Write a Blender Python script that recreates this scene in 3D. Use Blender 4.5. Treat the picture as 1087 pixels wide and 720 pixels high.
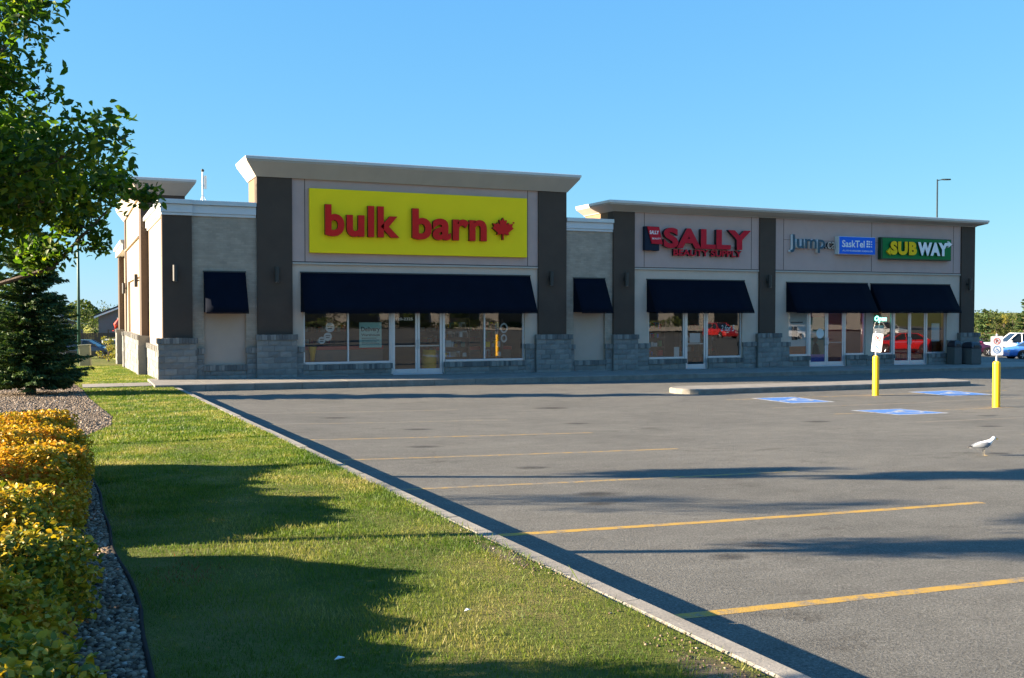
import bpy, bmesh, math, random
import numpy as np
from mathutils import Vector, Matrix
R = math.radians
random.seed(7); rng = np.random.default_rng(7)
S = bpy.context.scene
COL = S.collection
for o in list(bpy.data.objects): bpy.data.objects.remove(o)

# ------------------------------------------------------------------ camera, sky, sun, exposure
TH, PH, HC = 23.36, -1.534, 2.25
cd = bpy.data.cameras.new('camera'); cam = bpy.data.objects.new('camera', cd); COL.objects.link(cam)
cd.sensor_width = 36; cd.lens = 1083/1087*36; cd.clip_start = .05; cd.clip_end = 9000
cam.location = (0, 0, HC); cam.rotation_euler = (R(90+PH), 0, R(-TH)); S.camera = cam

SUN_EL, SUN_AZ = 15.0, 17.0            # degrees; the sun stands to the left and a little behind the shop fronts
sdir = Vector((-math.cos(R(SUN_AZ))*math.cos(R(SUN_EL)), math.sin(R(SUN_AZ))*math.cos(R(SUN_EL)), math.sin(R(SUN_EL))))
W = bpy.data.worlds.new('World'); S.world = W; W.use_nodes = True
wn = W.node_tree.nodes; sky = wn.new('ShaderNodeTexSky'); sky.sky_type = 'NISHITA'; sky.sun_disc = False
sky.sun_elevation = R(SUN_EL); sky.sun_rotation = math.atan2(sdir.x, sdir.y)
sky.air_density = 1.0; sky.dust_density = .0; sky.ozone_density = 4.0; sky.altitude = 600
# colour response of the camera to the sky: one power curve per channel
WL_ = W.node_tree.links; sp = wn.new('ShaderNodeSeparateColor'); cb_ = wn.new('ShaderNodeCombineColor'); WL_.new(sky.outputs[0], sp.inputs[0])
for ch, (g_, k_) in enumerate(((.67, .485), (.45, 1.02), (.06, 2.30))):
    p_ = wn.new('ShaderNodeMath'); p_.operation = 'POWER'; p_.inputs[1].default_value = g_; WL_.new(sp.outputs[ch], p_.inputs[0])
    m_ = wn.new('ShaderNodeMath'); m_.operation = 'MULTIPLY'; m_.inputs[1].default_value = k_; WL_.new(p_.outputs[0], m_.inputs[0]); WL_.new(m_.outputs[0], cb_.inputs[ch])
WL_.new(cb_.outputs[0], wn['Background'].inputs[0]); wn['Background'].inputs[1].default_value = .071
ld = bpy.data.lights.new('sun', 'SUN'); ld.energy = 5.0; ld.angle = R(.53); ld.color = (1, .83, .62)
sun = bpy.data.objects.new('sun', ld); COL.objects.link(sun); sun.location = (-60, 20, 40)
sun.rotation_euler = sdir.to_track_quat('Z', 'Y').to_euler()
S.view_settings.view_transform = 'Standard'; S.view_settings.look = 'None'
S.view_settings.exposure = 2.5; S.view_settings.gamma = 1; S.view_settings.use_curve_mapping = False

# ------------------------------------------------------------------ materials
def _new(name):
    m = bpy.data.materials.new(name); m.use_nodes = True
    nt = m.node_tree; return m, nt, nt.nodes['Principled BSDF'], nt.nodes, nt.links
def N(nt, t, **kw):
    n = nt.nodes.new(t)
    for k, v in kw.items(): setattr(n, k, v)
    return n
def ramp(nt, stops):
    n = nt.nodes.new('ShaderNodeValToRGB'); e = n.color_ramp.elements
    while len(e) > 1: e.remove(e[-1])
    e[0].position = stops[0][0]; e[0].color = (*stops[0][1], 1)
    for p, c in stops[1:]:
        q = e.new(p); q.color = (*c, 1)
    return n
def mix(nt, fac, a, b, mode='MIX'):
    n = nt.nodes.new('ShaderNodeMix'); n.data_type = 'RGBA'; n.blend_type = mode
    for s, v in ((0, fac), (6, a), (7, b)):
        if isinstance(v, (int, float)): n.inputs[s].default_value = v
        elif isinstance(v, tuple): n.inputs[s].default_value = (*v, 1)
        else: nt.links.new(v, n.inputs[s])
    return n.outputs[2]
def noise(nt, scale, detail=4, rough=.6, coord='Object', vec=None, stretch=None):
    n = nt.nodes.new('ShaderNodeTexNoise'); n.inputs['Scale'].default_value = scale
    n.inputs['Detail'].default_value = detail; n.inputs['Roughness'].default_value = rough
    if vec is None:
        tc = nt.nodes.new('ShaderNodeTexCoord'); vec = tc.outputs[coord]
    if stretch:
        mp = nt.nodes.new('ShaderNodeMapping'); mp.inputs['Scale'].default_value = stretch
        nt.links.new(vec, mp.inputs[0]); vec = mp.outputs[0]
    nt.links.new(vec, n.inputs['Vector']); return n.outputs['Fac']
def bump(nt, h, strength, dist=.02):
    b = nt.nodes.new('ShaderNodeBump'); b.inputs['Strength'].default_value = strength; b.inputs['Distance'].default_value = dist
    nt.links.new(h, b.inputs['Height']); nt.links.new(b.outputs[0], nt.nodes['Principled BSDF'].inputs['Normal'])
def mul(c, k): return tuple(min(1, x*k) for x in c)
def pm(name, c, rough=.7, var=.15, scale=3., bs=0., bscale=60., metal=0., spec=None, streak=False):
    m, nt, p, n, l = _new(name)
    f = noise(nt, scale, 5, .65, stretch=(1, 1, .15) if streak else None)
    r = ramp(nt, [(.3, mul(c, 1-var)), (.7, mul(c, 1+var))]); l.new(f, r.inputs[0])
    l.new(r.outputs[0], p.inputs['Base Color']); p.inputs['Roughness'].default_value = rough; p.inputs['Metallic'].default_value = metal
    if spec is not None: p.inputs['Specular IOR Level'].default_value = spec
    if bs: bump(nt, noise(nt, bscale, 3, .6), bs)
    return m
def islandmat(name, stops, rough=.6, transl=0., big=None, spec=.3, tcol=None):
    """colour that differs from leaf to leaf / stone to stone"""
    m, nt, p, n, l = _new(name)
    g = N(nt, 'ShaderNodeNewGeometry'); r = ramp(nt, stops)
    if big:
        mm = N(nt, 'ShaderNodeMath', operation='MULTIPLY_ADD'); mm.inputs[1].default_value = big[1]
        l.new(noise(nt, big[0], 3, .5), mm.inputs[0])
        ma = N(nt, 'ShaderNodeMath', operation='MULTIPLY_ADD'); ma.inputs[1].default_value = big[2]
        l.new(g.outputs['Random Per Island'], ma.inputs[0]); mm.inputs[2].default_value = big[3]; l.new(mm.outputs[0], ma.inputs[2])
        l.new(ma.outputs[0], r.inputs[0])
    else: l.new(g.outputs['Random Per Island'], r.inputs[0])
    l.new(r.outputs[0], p.inputs['Base Color']); p.inputs['Roughness'].default_value = rough
    p.inputs['Specular IOR Level'].default_value = spec
    if transl:
        t = N(nt, 'ShaderNodeBsdfTranslucent'); ms = N(nt, 'ShaderNodeMixShader'); ms.inputs[0].default_value = transl
        c2 = mix(nt, 1., r.outputs[0], tcol or (1.6, 1.7, .6), 'MULTIPLY')
        l.new(c2, t.inputs[0])
        l.new(p.outputs[0], ms.inputs[1]); l.new(t.outputs[0], ms.inputs[2]); l.new(ms.outputs[0], n['Material Output'].inputs[0])
    return m
def brickmat(name, c, mortar, bw=.24, bh=.075):
    m, nt, p, n, l = _new(name)
    tc = N(nt, 'ShaderNodeTexCoord'); sx = N(nt, 'ShaderNodeSeparateXYZ'); l.new(tc.outputs['Object'], sx.inputs[0])
    ad = N(nt, 'ShaderNodeMath', operation='ADD'); l.new(sx.outputs[0], ad.inputs[0]); l.new(sx.outputs[1], ad.inputs[1])
    cx = N(nt, 'ShaderNodeCombineXYZ'); l.new(ad.outputs[0], cx.inputs[0]); l.new(sx.outputs[2], cx.inputs[1])
    b = N(nt, 'ShaderNodeTexBrick'); l.new(cx.outputs[0], b.inputs['Vector'])
    b.inputs['Scale'].default_value = 1; b.inputs['Brick Width'].default_value = bw; b.inputs['Row Height'].default_value = bh
    b.inputs['Mortar Size'].default_value = .006; b.inputs['Color1'].default_value = (*mul(c, .9), 1); b.inputs['Color2'].default_value = (*mul(c, 1.1), 1)
    b.inputs['Mortar'].default_value = (*mortar, 1)
    v = mix(nt, .5, b.outputs[0], (0, 0, 0)); 
    r = ramp(nt, [(.3, (.8, .8, .8)), (.7, (1.1, 1.1, 1.1))]); l.new(noise(nt, 2.2, 5), r.inputs[0])
    l.new(mix(nt, 1., b.outputs[0], r.outputs[0], 'MULTIPLY'), p.inputs['Base Color']); p.inputs['Roughness'].default_value = .85
    inv = N(nt, 'ShaderNodeMath', operation='SUBTRACT'); inv.inputs[0].default_value = 1; l.new(b.outputs['Fac'], inv.inputs[1])
    bump(nt, inv.outputs[0], .5, .006); return m
def emis(name, c, s):
    m, nt, p, n, l = _new(name); p.inputs['Base Color'].default_value = (*mul(c, .5), 1)
    p.inputs['Emission Color'].default_value = (*c, 1); p.inputs['Emission Strength'].default_value = s; return m

M = {}
M['stucco_light'] = pm('stucco_light', (0.53, 0.415, 0.33), .9, .07, 1.2, .25, 220)
M['stucco_taupe'] = pm('stucco_taupe', (0.46, 0.325, 0.285), .9, .06, 1.2, .25, 220)
M['stucco_side'] = pm('stucco_side', (0.4, 0.325, 0.245), .9, .06, 1.2, .25, 220)
M['pilaster'] = pm('pilaster_brown', (0.066, 0.045, 0.032), .9, .10, 1.5, .3, 200)
M['pilaster_side'] = pm('pilaster_tan', (0.17, 0.115, 0.065), .9, .10, 1.5, .3, 200)
M['cornice'] = pm('cornice_foam', (0.42, 0.365, 0.31), .85, .05, 1.5, .1, 200, streak=True)
M['flash'] = pm('metal_flashing', (.50, .52, .53), .4, .05, 2, metal=.3)
M['parapet'] = pm('parapet_metal', (.55, .56, .57), .5, .05, 2)
M['brick'] = brickmat('tan_brick', (.345, .28, .215), (.315, .256, .198))
M['stone'] = islandmat('split_face_block', [(0, (.12, .122, .118)), (.5, (.19, .188, .176)), (1, (.27, .26, .235))], .95, big=(6, .5, .5, .0))
M['stone_cap'] = islandmat('stone_cap', [(0, (.09, .09, .09)), (.5, (.15, .15, .142)), (1, (.24, .23, .21))], .95)
M['mortar'] = pm('mortar', (.15, .15, .143), .95, .1, 10)
M['niche'] = pm('niche_panel', (0.4, 0.31, 0.25), .85, .05, 1)
M['navy'] = pm('navy_canvas', (0.0026, 0.0052, 0.0125), .85, .15, 1.5, .15, 300, spec=.08)
M['alu'] = pm('aluminium', (.52, .54, .57), .35, .04, 3, metal=.55)
M['bronze'] = pm('dark_bronze', (.018, .017, .017), .45, .1, 5)
M['roofing'] = pm('roof_gravel', (.2, .19, .18), .95, .2, 4)
M['white'] = pm('white_paint', (.78, .78, .77), .5, .03, 3)
M['red'] = pm('sign_red', (0.66, 0.018, 0.014), .45, .04, 3, spec=.12)
M['darkred'] = pm('sign_return_red', (.10, .006, .01), .5, .05, 3)
M['yellow'] = pm('sign_yellow', (0.98, 0.69, 0.012), .55, .03, 1, spec=.12)
M['sallyred'] = pm('letter_red', (0.52, 0.012, 0.028), .45, .05, 3, spec=.12)
M['black'] = pm('black_return', (.010, .010, .012), .5, .1, 3)
M['signnavy'] = pm('sign_navy', (0.01, 0.018, 0.035), .45, .05, 3, spec=.12)
M['jumpface'] = pm('letter_slate', (.05, .095, .125), .5, .05, 3, spec=.12)
M['telblue'] = pm('sign_blue', (0.008, 0.13, 0.66), .4, .04, 3, spec=.12)
M['subgreen'] = pm('sign_green', (0.005, 0.17, 0.045), .45, .05, 3, spec=.12)
M['subdark'] = pm('sign_green_dark', (.003, .05, .018), .45, .05, 3)
M['subyellow'] = pm('letter_yellow', (0.85, 0.52, 0.008), .45, .05, 3, spec=.12)
M['safety'] = pm('safety_yellow', (0.88, 0.47, 0.008), .42, .06, 8)
M['galv'] = pm('galvanised_steel', (.62, .63, .64), .4, .06, 10, metal=.4)
M['signblue'] = pm('symbol_blue', (.02, .2, .5), .5, .05, 5)
M['signred'] = pm('symbol_red', (.65, .08, .05), .5, .05, 5)
M['bark'] = pm('bark', (.075, .055, .042), .95, .35, 14, .8, 30)
M['tyre'] = pm('tyre_rubber', (.012, .012, .013), .85, .1, 10)
M['rim'] = pm('wheel_rim', (.5, .5, .52), .3, .05, 5, metal=.7)
M['carglass'] = pm('car_glass', (.012, .016, .02), .06, .05, 2)
M['lamp_red'] = pm('tail_lamp', (.3, .01, .01), .2, .05, 5)
M['lamp_clear'] = pm('head_lamp', (.6, .62, .64), .12, .05, 5)
M['greenpole'] = pm('green_pole', (.012, .065, .052), .5, .1, 5)
M['darkpole'] = pm('dark_pole', (.02, .03, .035), .5, .1, 5)
M['olive'] = pm('olive_box', (.19, .20, .13), .6, .12, 4)
M['rubber_edge'] = pm('edging_plastic', (.016, .015, .015), .8, .3, 6, spec=.1)
M['fencewood'] = pm('fence_stain', (.105, .066, .045), .85, .25, 3, streak=True)
M['shingle'] = pm('roof_shingle', (.055, .05, .05), .9, .2, 6)
M['siding'] = pm('pale_siding', (.15, .15, .16), .8, .06, 3)
M['siding_tan'] = pm('tan_siding', (.42, .36, .28), .8, .06, 3)
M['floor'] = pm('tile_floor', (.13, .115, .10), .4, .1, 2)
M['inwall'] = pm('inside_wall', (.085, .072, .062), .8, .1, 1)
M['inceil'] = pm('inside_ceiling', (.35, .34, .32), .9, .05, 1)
M['shelf'] = pm('shelf_wood', (.14, .07, .04), .6, .2, 3)
M['counter'] = pm('red_counter', (.62, .02, .018), .45, .1, 3)
M['barrel'] = pm('barrel_yellow', (.92, .48, .015), .45, .06, 4)
M['poster_w'] = pm('poster_white', (0.62, 0.64, 0.64), .6, .04, 3)
M['poster_g'] = pm('poster_green', (.42, .62, .55), .6, .04, 3)
M['poster_teal'] = pm('poster_teal', (.04, .17, .13), .6, .1, 3)
M['ink'] = pm('ink', (.02, .025, .04), .7, .05, 3)
M['skin'] = pm('printed_skin', (.42, .25, .17), .7, .05, 3)
M['orange'] = pm('poster_orange', (.5, .13, .04), .6, .3, 3)
M['violet'] = pm('poster_violet', (.09, .07, .4), .6, .1, 3)
M['bin'] = pm('bin_aggregate', (.10, .095, .088), .95, .3, 40, .5, 80)
M['binlid'] = pm('bin_lid', (.014, .018, .028), .45, .1, 5)
M['neon'] = emis('neon_green', (.25, 1., .72), 1.0)
M['menu'] = emis('lit_menu', (1., .62, .28), .30)
M['bannerred'] = emis('lit_banner_red', (1., .10, .06), .42)
M['bannerblue'] = emis('lit_banner_blue', (.10, .20, 1.), .38)
M['cream'] = pm('cream_wall', (.40, .36, .31), .9, .06, 1)
M['redbrick'] = pm('red_brown_wall', (.16, .035, .025), .9, .15, 2)
M['debris'] = pm('bright_debris', (.7, .72, .72), .6, .05, 5)

def glassmat():
    m, nt, p, n, l = _new('window_glass'); n.remove(p)
    t = N(nt, 'ShaderNodeBsdfTransparent'); t.inputs[0].default_value = (.84, .88, .88, 1)
    g = N(nt, 'ShaderNodeBsdfGlossy'); g.inputs['Roughness'].default_value = .0; g.inputs[0].default_value = (.95, .97, 1, 1)
    fr = N(nt, 'ShaderNodeFresnel'); fr.inputs[0].default_value = 1.55
    a = N(nt, 'ShaderNodeMath', operation='MULTIPLY_ADD'); a.inputs[1].default_value = 1.45; a.inputs[2].default_value = .05; l.new(fr.outputs[0], a.inputs[0])
    # panes are never perfectly flat: a slow ripple
    b = N(nt, 'ShaderNodeBump'); b.inputs['Strength'].default_value = .006; b.inputs['Distance'].default_value = .05
    l.new(noise(nt, 1.6, 2, .5), b.inputs['Height']); l.new(b.outputs[0], g.inputs['Normal'])
    ms = N(nt, 'ShaderNodeMixShader'); l.new(a.outputs[0], ms.inputs[0]); l.new(t.outputs[0], ms.inputs[1]); l.new(g.outputs[0], ms.inputs[2])
    l.new(ms.outputs[0], n['Material Output'].inputs[0]); return m
M['glass'] = glassmat()

def asphaltmat():
    m, nt, p, n, l = _new('asphalt')
    tc = N(nt, 'ShaderNodeTexCoord'); v = tc.outputs['Object']
    r1 = ramp(nt, [(.30, (.061, .058, .049)), (.5, (.132, .126, .108)), (.70, (.245, .235, .203))]); l.new(noise(nt, 60, 3, .9, vec=v), r1.inputs[0])
    r2 = ramp(nt, [(.32, (.87, .87, .87)), (.5, (1., 1., 1.)), (.72, (1.12, 1.11, 1.09))]); l.new(noise(nt, .35, 5, .6, vec=v), r2.inputs[0])
    r2b = ramp(nt, [(.3, (.86, .86, .86)), (.7, (1.12, 1.12, 1.12))]); l.new(noise(nt, 3.2, 5, .7, vec=v, stretch=(.5, 1, 1)), r2b.inputs[0])
    c = mix(nt, 1., mix(nt, 1., r1.outputs[0], r2.outputs[0], 'MULTIPLY'), r2b.outputs[0], 'MULTIPLY')
    # oil drips and stains with a shape of their own
    r3 = ramp(nt, [(.60, (0, 0, 0)), (.70, (1, 1, 1))]); l.new(noise(nt, .9, 6, .75, vec=v, stretch=(.6, 1.2, 1)), r3.inputs[0])
    c = mix(nt, r3.outputs[0], c, mix(nt, 1., c, (.60, .58, .56), 'MULTIPLY'))
    vo = N(nt, 'ShaderNodeTexVoronoi', feature='DISTANCE_TO_EDGE'); vo.inputs['Scale'].default_value = .16
    wv = N(nt, 'ShaderNodeVectorMath', operation='ADD'); l.new(v, wv.inputs[0])
    nn = N(nt, 'ShaderNodeTexNoise'); nn.inputs['Scale'].default_value = 1.2; nn.inputs['Detail'].default_value = 6; l.new(v, nn.inputs['Vector'])
    l.new(nn.outputs['Color'], wv.inputs[1]); l.new(wv.outputs[0], vo.inputs['Vector'])
    r4 = ramp(nt, [(.0, (1, 1, 1)), (.004, (0, 0, 0))]); l.new(vo.outputs[0], r4.inputs[0])
    c = mix(nt, mix(nt, 1., r4.outputs[0], (.22, .22, .22), 'MULTIPLY'), c, (.03, .03, .03))
    l.new(c, p.inputs['Base Color']); p.inputs['Roughness'].default_value = .92; p.inputs['Specular IOR Level'].default_value = .15
    bump(nt, noise(nt, 60, 3, .9, vec=v), .75, .014); return m
M['asphalt'] = asphaltmat()
def paintmat(name, c, wear):
    m, nt, p, n, l = _new(name)
    r = ramp(nt, [(wear-.07, (.06, .06, .06)), (wear+.05, (1, 1, 1))]); l.new(noise(nt, 7, 9, .82), r.inputs[0])
    r1 = ramp(nt, [(.3, (.060, .055, .046)), (.7, (.235, .22, .187))]); l.new(noise(nt, 75, 2, .8), r1.inputs[0])
    l.new(mix(nt, r.outputs[0], r1.outputs[0], c), p.inputs['Base Color']); p.inputs['Roughness'].default_value = .85
    bump(nt, noise(nt, 75, 2, .8), .3, .01); return m
M['line'] = paintmat('yellow_line_paint', (.42, .245, .03), .46)
M['line_mid'] = paintmat('yellow_line_paint_worn', (.36, .22, .04), .52)
M['line_worn'] = paintmat('yellow_line_paint_faded', (.28, .19, .05), .57)
M['padblue'] = paintmat('blue_pad_paint', (.035, .15, .42), .40)
M['padwhite'] = paintmat('white_pad_paint', (.40, .42, .42), .47)
def concretemat():
    m, nt, p, n, l = _new('concrete')
    r = ramp(nt, [(.3, (.15, .135, .112)), (.55, (.215, .198, .168)), (.75, (.27, .25, .215))]); l.new(noise(nt, 2.5, 6, .7), r.inputs[0])
    r2 = ramp(nt, [(.3, (.82, .82, .82)), (.7, (1.1, 1.1, 1.1))]); l.new(noise(nt, 45, 3, .7), r2.inputs[0])
    l.new(mix(nt, 1., r.outputs[0], r2.outputs[0], 'MULTIPLY'), p.inputs['Base Color']); p.inputs['Roughness'].default_value = .9
    bump(nt, noise(nt, 60, 3, .7), .35, .008); return m
M['concrete'] = concretemat()
def groundmat():
    m, nt, p, n, l = _new('lawn_soil')
    r = ramp(nt, [(.28, (.060, .088, .014)), (.5, (.11, .122, .03)), (.68, (.185, .155, .06)), (.85, (.25, .185, .10))])
    l.new(noise(nt, .9, 6, .7), r.inputs[0])
    r2 = ramp(nt, [(.3, (.75, .75, .75)), (.7, (1.3, 1.3, 1.25))]); l.new(noise(nt, 60, 3, .7), r2.inputs[0])
    l.new(mix(nt, 1., r.outputs[0], r2.outputs[0], 'MULTIPLY'), p.inputs['Base Color']); p.inputs['Roughness'].default_value = .95
    p.inputs['Specular IOR Level'].default_value = .1
    bump(nt, noise(nt, 80, 3, .7), .9, .035); return m
M['ground'] = groundmat()
M['gravelbase'] = pm('gravel_bed', (0.11, 0.078, 0.05), .95, .35, 30, .8, 40)
M['pebble'] = islandmat('river_rock', [(0, (.035, .026, .02)), (.3, (.11, .078, .048)), (.6, (.175, .125, .08)), (.9, (.24, .185, .13)), (1, (.38, .33, .27))], .8)
M['grass'] = islandmat('grass_blades', [(.0, (.036, .078, .006)), (.3, (.078, .135, .010)), (.5, (.145, .178, .022)), (.72, (.255, .225, .065)), (1, (.38, .31, .14))], .55, .35, big=(1.25, 1.9, .40, -.72), spec=.25, tcol=(1.2, 1.3, .7))
M['leaf'] = islandmat('green_leaf', [(0, (.022, .052, .006)), (.5, (.050, .105, .010)), (.85, (.10, .155, .015)), (1, (.19, .21, .022))], .5, .5, spec=.35)
M['hedge_gold'] = islandmat('autumn_leaf', [(.0, (.06, .095, .010)), (.18, (.20, .19, .015)), (.34, (.42, .29, .018)), (.68, (.56, .32, .022)), (.85, (.52, .20, .028)), (1, (.36, .08, .025))], .5, .3, big=(1.7, 1.1, .65, -.38), spec=.3, tcol=(1.3, 1.2, .7))
M['hedge_near'] = islandmat('turning_leaf', [(0, (.03, .065, .01)), (.28, (.11, .14, .015)), (.5, (.38, .28, .02)), (.8, (.56, .33, .025)), (1, (.42, .10, .03))], .5, .3, big=(1.7, .9, .6, -.25), spec=.3, tcol=(1.3, 1.3, .7))
M['needle'] = islandmat('spruce_needle', [(0, (.018, .044, .014)), (.6, (.042, .082, .024)), (1, (.095, .135, .036))], .6, .15, spec=.25)
M['farleaf'] = islandmat('far_leaf', [(0, (.025, .048, .012)), (.6, (.055, .085, .018)), (1, (.12, .13, .035))], .7, .25)
M['dryleaf'] = islandmat('yellowing_leaf', [(0, (.07, .10, .02)), (.6, (.2, .19, .03)), (1, (.36, .26, .05))], .7, .3)

# ------------------------------------------------------------------ mesh helpers
def origin(o):
    v = Vector((0, 0, 0))
    while o is not None: v += o.location; o = o.parent
    return v
def link(name, me, mats, parent, local):
    o = bpy.data.objects.new(name, me); COL.objects.link(o)
    for m in (mats if isinstance(mats, (list, tuple)) else [mats]): me.materials.append(m)
    if parent is not None:
        if not local: me.transform(Matrix.Translation(-origin(parent)))
        o.parent = parent
    return o
class MB:
    def __init__(s): s.v = []; s.f = []; s.m = []
    def raw(s, vs, fs, mi=0):
        b = len(s.v); s.v += [tuple(v) for v in vs]; s.f += [tuple(i+b for i in f) for f in fs]; s.m += [mi]*len(fs); return s
    def box(s, x0, y0, z0, x1, y1, z1, mi=0):
        return s.raw([(x0,y0,z0),(x1,y0,z0),(x1,y1,z0),(x0,y1,z0),(x0,y0,z1),(x1,y0,z1),(x1,y1,z1),(x0,y1,z1)],
                     [(0,3,2,1),(4,5,6,7),(0,1,5,4),(1,2,6,5),(2,3,7,6),(3,0,4,7)], mi)
    def prism(s, pts, ax, a0, a1, mi=0):
        f = {'y': lambda p, a: (p[0], a, p[1]), 'x': lambda p, a: (a, p[0], p[1]), 'z': lambda p, a: (p[0], p[1], a)}[ax]
        n = len(pts); vs = [f(p, a0) for p in pts]+[f(p, a1) for p in pts]
        return s.raw(vs, [tuple(range(n)), tuple(range(2*n-1, n-1, -1))]+[(i, i+n, (i+1) % n+n, (i+1) % n) for i in range(n)], mi)
    def tube(s, path, rad, n=8, mi=0, cap=True):
        P = [Vector(p) for p in path]; rad = rad if isinstance(rad, (list, tuple)) else [rad]*len(P); vs = []
        up = Vector((0, 0, 1))
        for i, p in enumerate(P):
            d = (P[min(i+1, len(P)-1)]-P[max(i-1, 0)]).normalized()
            a = d.cross(up if abs(d.z) < .95 else Vector((1, 0, 0))).normalized(); b = d.cross(a)
            vs += [p+(a*math.cos(2*math.pi*k/n)+b*math.sin(2*math.pi*k/n))*rad[i] for k in range(n)]
        fs = [(i*n+k, i*n+(k+1) % n, (i+1)*n+(k+1) % n, (i+1)*n+k) for i in range(len(P)-1) for k in range(n)]
        if cap: fs += [tuple(range(n-1, -1, -1)), tuple(range((len(P)-1)*n, len(P)*n))]
        return s.raw(vs, fs, mi)
    def lathe(s, prof, c=(0, 0, 0), n=20, mi=0, ax='z'):
        vs = []
        for r, h in prof:
            for k in range(n):
                a = 2*math.pi*k/n; u, w = r*math.cos(a), r*math.sin(a)
                vs.append((c[0]+u, c[1]+w, c[2]+h) if ax == 'z' else ((c[0]+u, c[1]+h, c[2]+w)))
        m = len(prof)
        fs = [(i*n+k, i*n+(k+1) % n, (i+1)*n+(k+1) % n, (i+1)*n+k) for i in range(m-1) for k in range(n)]
        return s.raw(vs, fs+[tuple(range(n-1, -1, -1)), tuple(range((m-1)*n, m*n))], mi)
    def rings(s, rr, mi=0):
        n = len(rr[0]); vs = [p for r in rr for p in r]
        fs = [(i*n+k, i*n+(k+1) % n, (i+1)*n+(k+1) % n, (i+1)*n+k) for i in range(len(rr)-1) for k in range(n)]
        return s.raw(vs, fs+[tuple(range(n-1, -1, -1)), tuple(range((len(rr)-1)*n, len(rr)*n))], mi)
    def build(s, name, mat, parent=None, local=False, smooth=False, bevel=0, seg=2, keep=False):
        me = bpy.data.meshes.new(name); me.from_pydata(s.v, [], s.f); me.polygons.foreach_set('material_index', s.m)
        if not keep:
            bm = bmesh.new(); bm.from_mesh(me); bmesh.ops.recalc_face_normals(bm, faces=bm.faces); bm.to_mesh(me); bm.free()
        if smooth:
            me.polygons.foreach_set('use_smooth', [True]*len(me.polygons))
        o = link(name, me, mat, parent, local)
        if bevel:
            b = o.modifiers.new('bevel', 'BEVEL'); b.width = bevel; b.segments = seg; b.limit_method = 'ANGLE'
        return o
def npmesh(name, V, F, mat, parent=None, local=False, smooth=None):
    """V (n,3), F (m,k) arrays"""
    me = bpy.data.meshes.new(name); m, k = F.shape
    me.vertices.add(len(V)); me.vertices.foreach_set('co', np.ascontiguousarray(V, dtype=np.float32).ravel())
    me.loops.add(m*k); me.loops.foreach_set('vertex_index', np.ascontiguousarray(F, dtype=np.int32).ravel())
    me.polygons.add(m); me.polygons.foreach_set('loop_start', np.arange(0, m*k, k, dtype=np.int32))
    me.update(calc_edges=True)
    if smooth is not None: me.polygons.foreach_set('use_smooth', np.full(m, smooth))
    return link(name, me, mat, parent, local)
def tag(o, label=None, cat=None, group=None, kind=None):
    if label: o['label'] = label
    if cat: o['category'] = cat
    if group: o['group'] = group
    if kind: o['kind'] = kind
    return o
def thing(name, label, cat, loc=(0, 0, 0), rz=0, group=None):
    o = bpy.data.objects.new(name, None); COL.objects.link(o); o.location = loc; o.rotation_euler = (0, 0, rz); o.empty_display_size = .2
    return tag(o, label, cat, group)
def copy_tree(o, parent=None):
    c = o.copy(); COL.objects.link(c); c.parent = parent
    for ch in list(o.children): copy_tree(ch, c)
    return c
def text_obj(name, s, x0, x1, z0, z1, y, depth, mats, parent=None, fat=0., spacing=1., local=False, shear=0.):
    """lettering standing on a wall that faces -Y; front face y-depth; mats = [face, return]"""
    cu = bpy.data.curves.new('lettering', 'FONT'); cu.body = s; cu.size = 1; cu.offset = fat; cu.extrude = .5; cu.space_character = spacing; cu.shear = shear; cu.resolution_u = 4
    t = bpy.data.objects.new('lettering', cu); COL.objects.link(t)
    dg = bpy.context.evaluated_depsgraph_get(); me = bpy.data.meshes.new_from_object(t.evaluated_get(dg))
    bpy.data.objects.remove(t); bpy.data.curves.remove(cu); me.name = name
    n = len(me.vertices); a = np.empty(n*3, dtype=np.float32); me.vertices.foreach_get('co', a); a = a.reshape(-1, 3)
    lo, hi = a.min(0), a.max(0); b = np.empty_like(a)
    b[:, 0] = x0+(a[:, 0]-lo[0])/(hi[0]-lo[0])*(x1-x0); b[:, 2] = z0+(a[:, 1]-lo[1])/(hi[1]-lo[1])*(z1-z0)
    b[:, 1] = y-depth*(a[:, 2]+.5)
    me.vertices.foreach_set('co', b.ravel()); me.update()
    me.materials.clear(); o = link(name, me, mats, parent, local)
    if isinstance(mats, (list, tuple)) and len(mats) > 1:
        me.polygons.foreach_set('material_index', [0 if abs(p.normal.y) > .7 else 1 for p in me.polygons])
    return o

# ------------------------------------------------------------------ terrain heights
def zk(Y):
    Y = max(Y, -5.)
    return .69-.024*Y if Y < 33 else (-.102 if Y < 36 else -.102-.026*(min(Y, 130)-36))
def lot(X, Y):
    u = max(X-3.06, 0)
    z = zk(min(Y, 33))-.15-.42*(1-math.exp(-min(u, 36)/14))*min(1, max(.25, (33-Y)/12))
    return z-.034*min(max(X-40, 0), 30)
def ground_z(X, Y):
    return zk(Y)-.0 if X <= 2.9 else lot(X, Y)-.16
def sheet(name, xs, ys, zf, mat, skip=None, kind='structure'):
    V = np.array([(x, y, zf(x, y)) for y in ys for x in xs]); nx = len(xs)
    F = np.array([(j*nx+i, j*nx+i+1, (j+1)*nx+i+1, (j+1)*nx+i) for j in range(len(ys)-1) for i in range(nx-1) if not (skip and skip((xs[i]+xs[i+1])/2, (ys[j]+ys[j+1])/2))])
    return tag(npmesh(name, V, F, mat, smooth=name != 'ground'), kind=kind)
ys_ = [-3000, -900, -300, -120, -60, -30, -15, -8]+list(np.arange(-5, 44, 1.))+[46, 50, 55, 60, 66, 72, 80, 90, 100, 115, 130, 170, 250, 400, 900, 3000]
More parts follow.
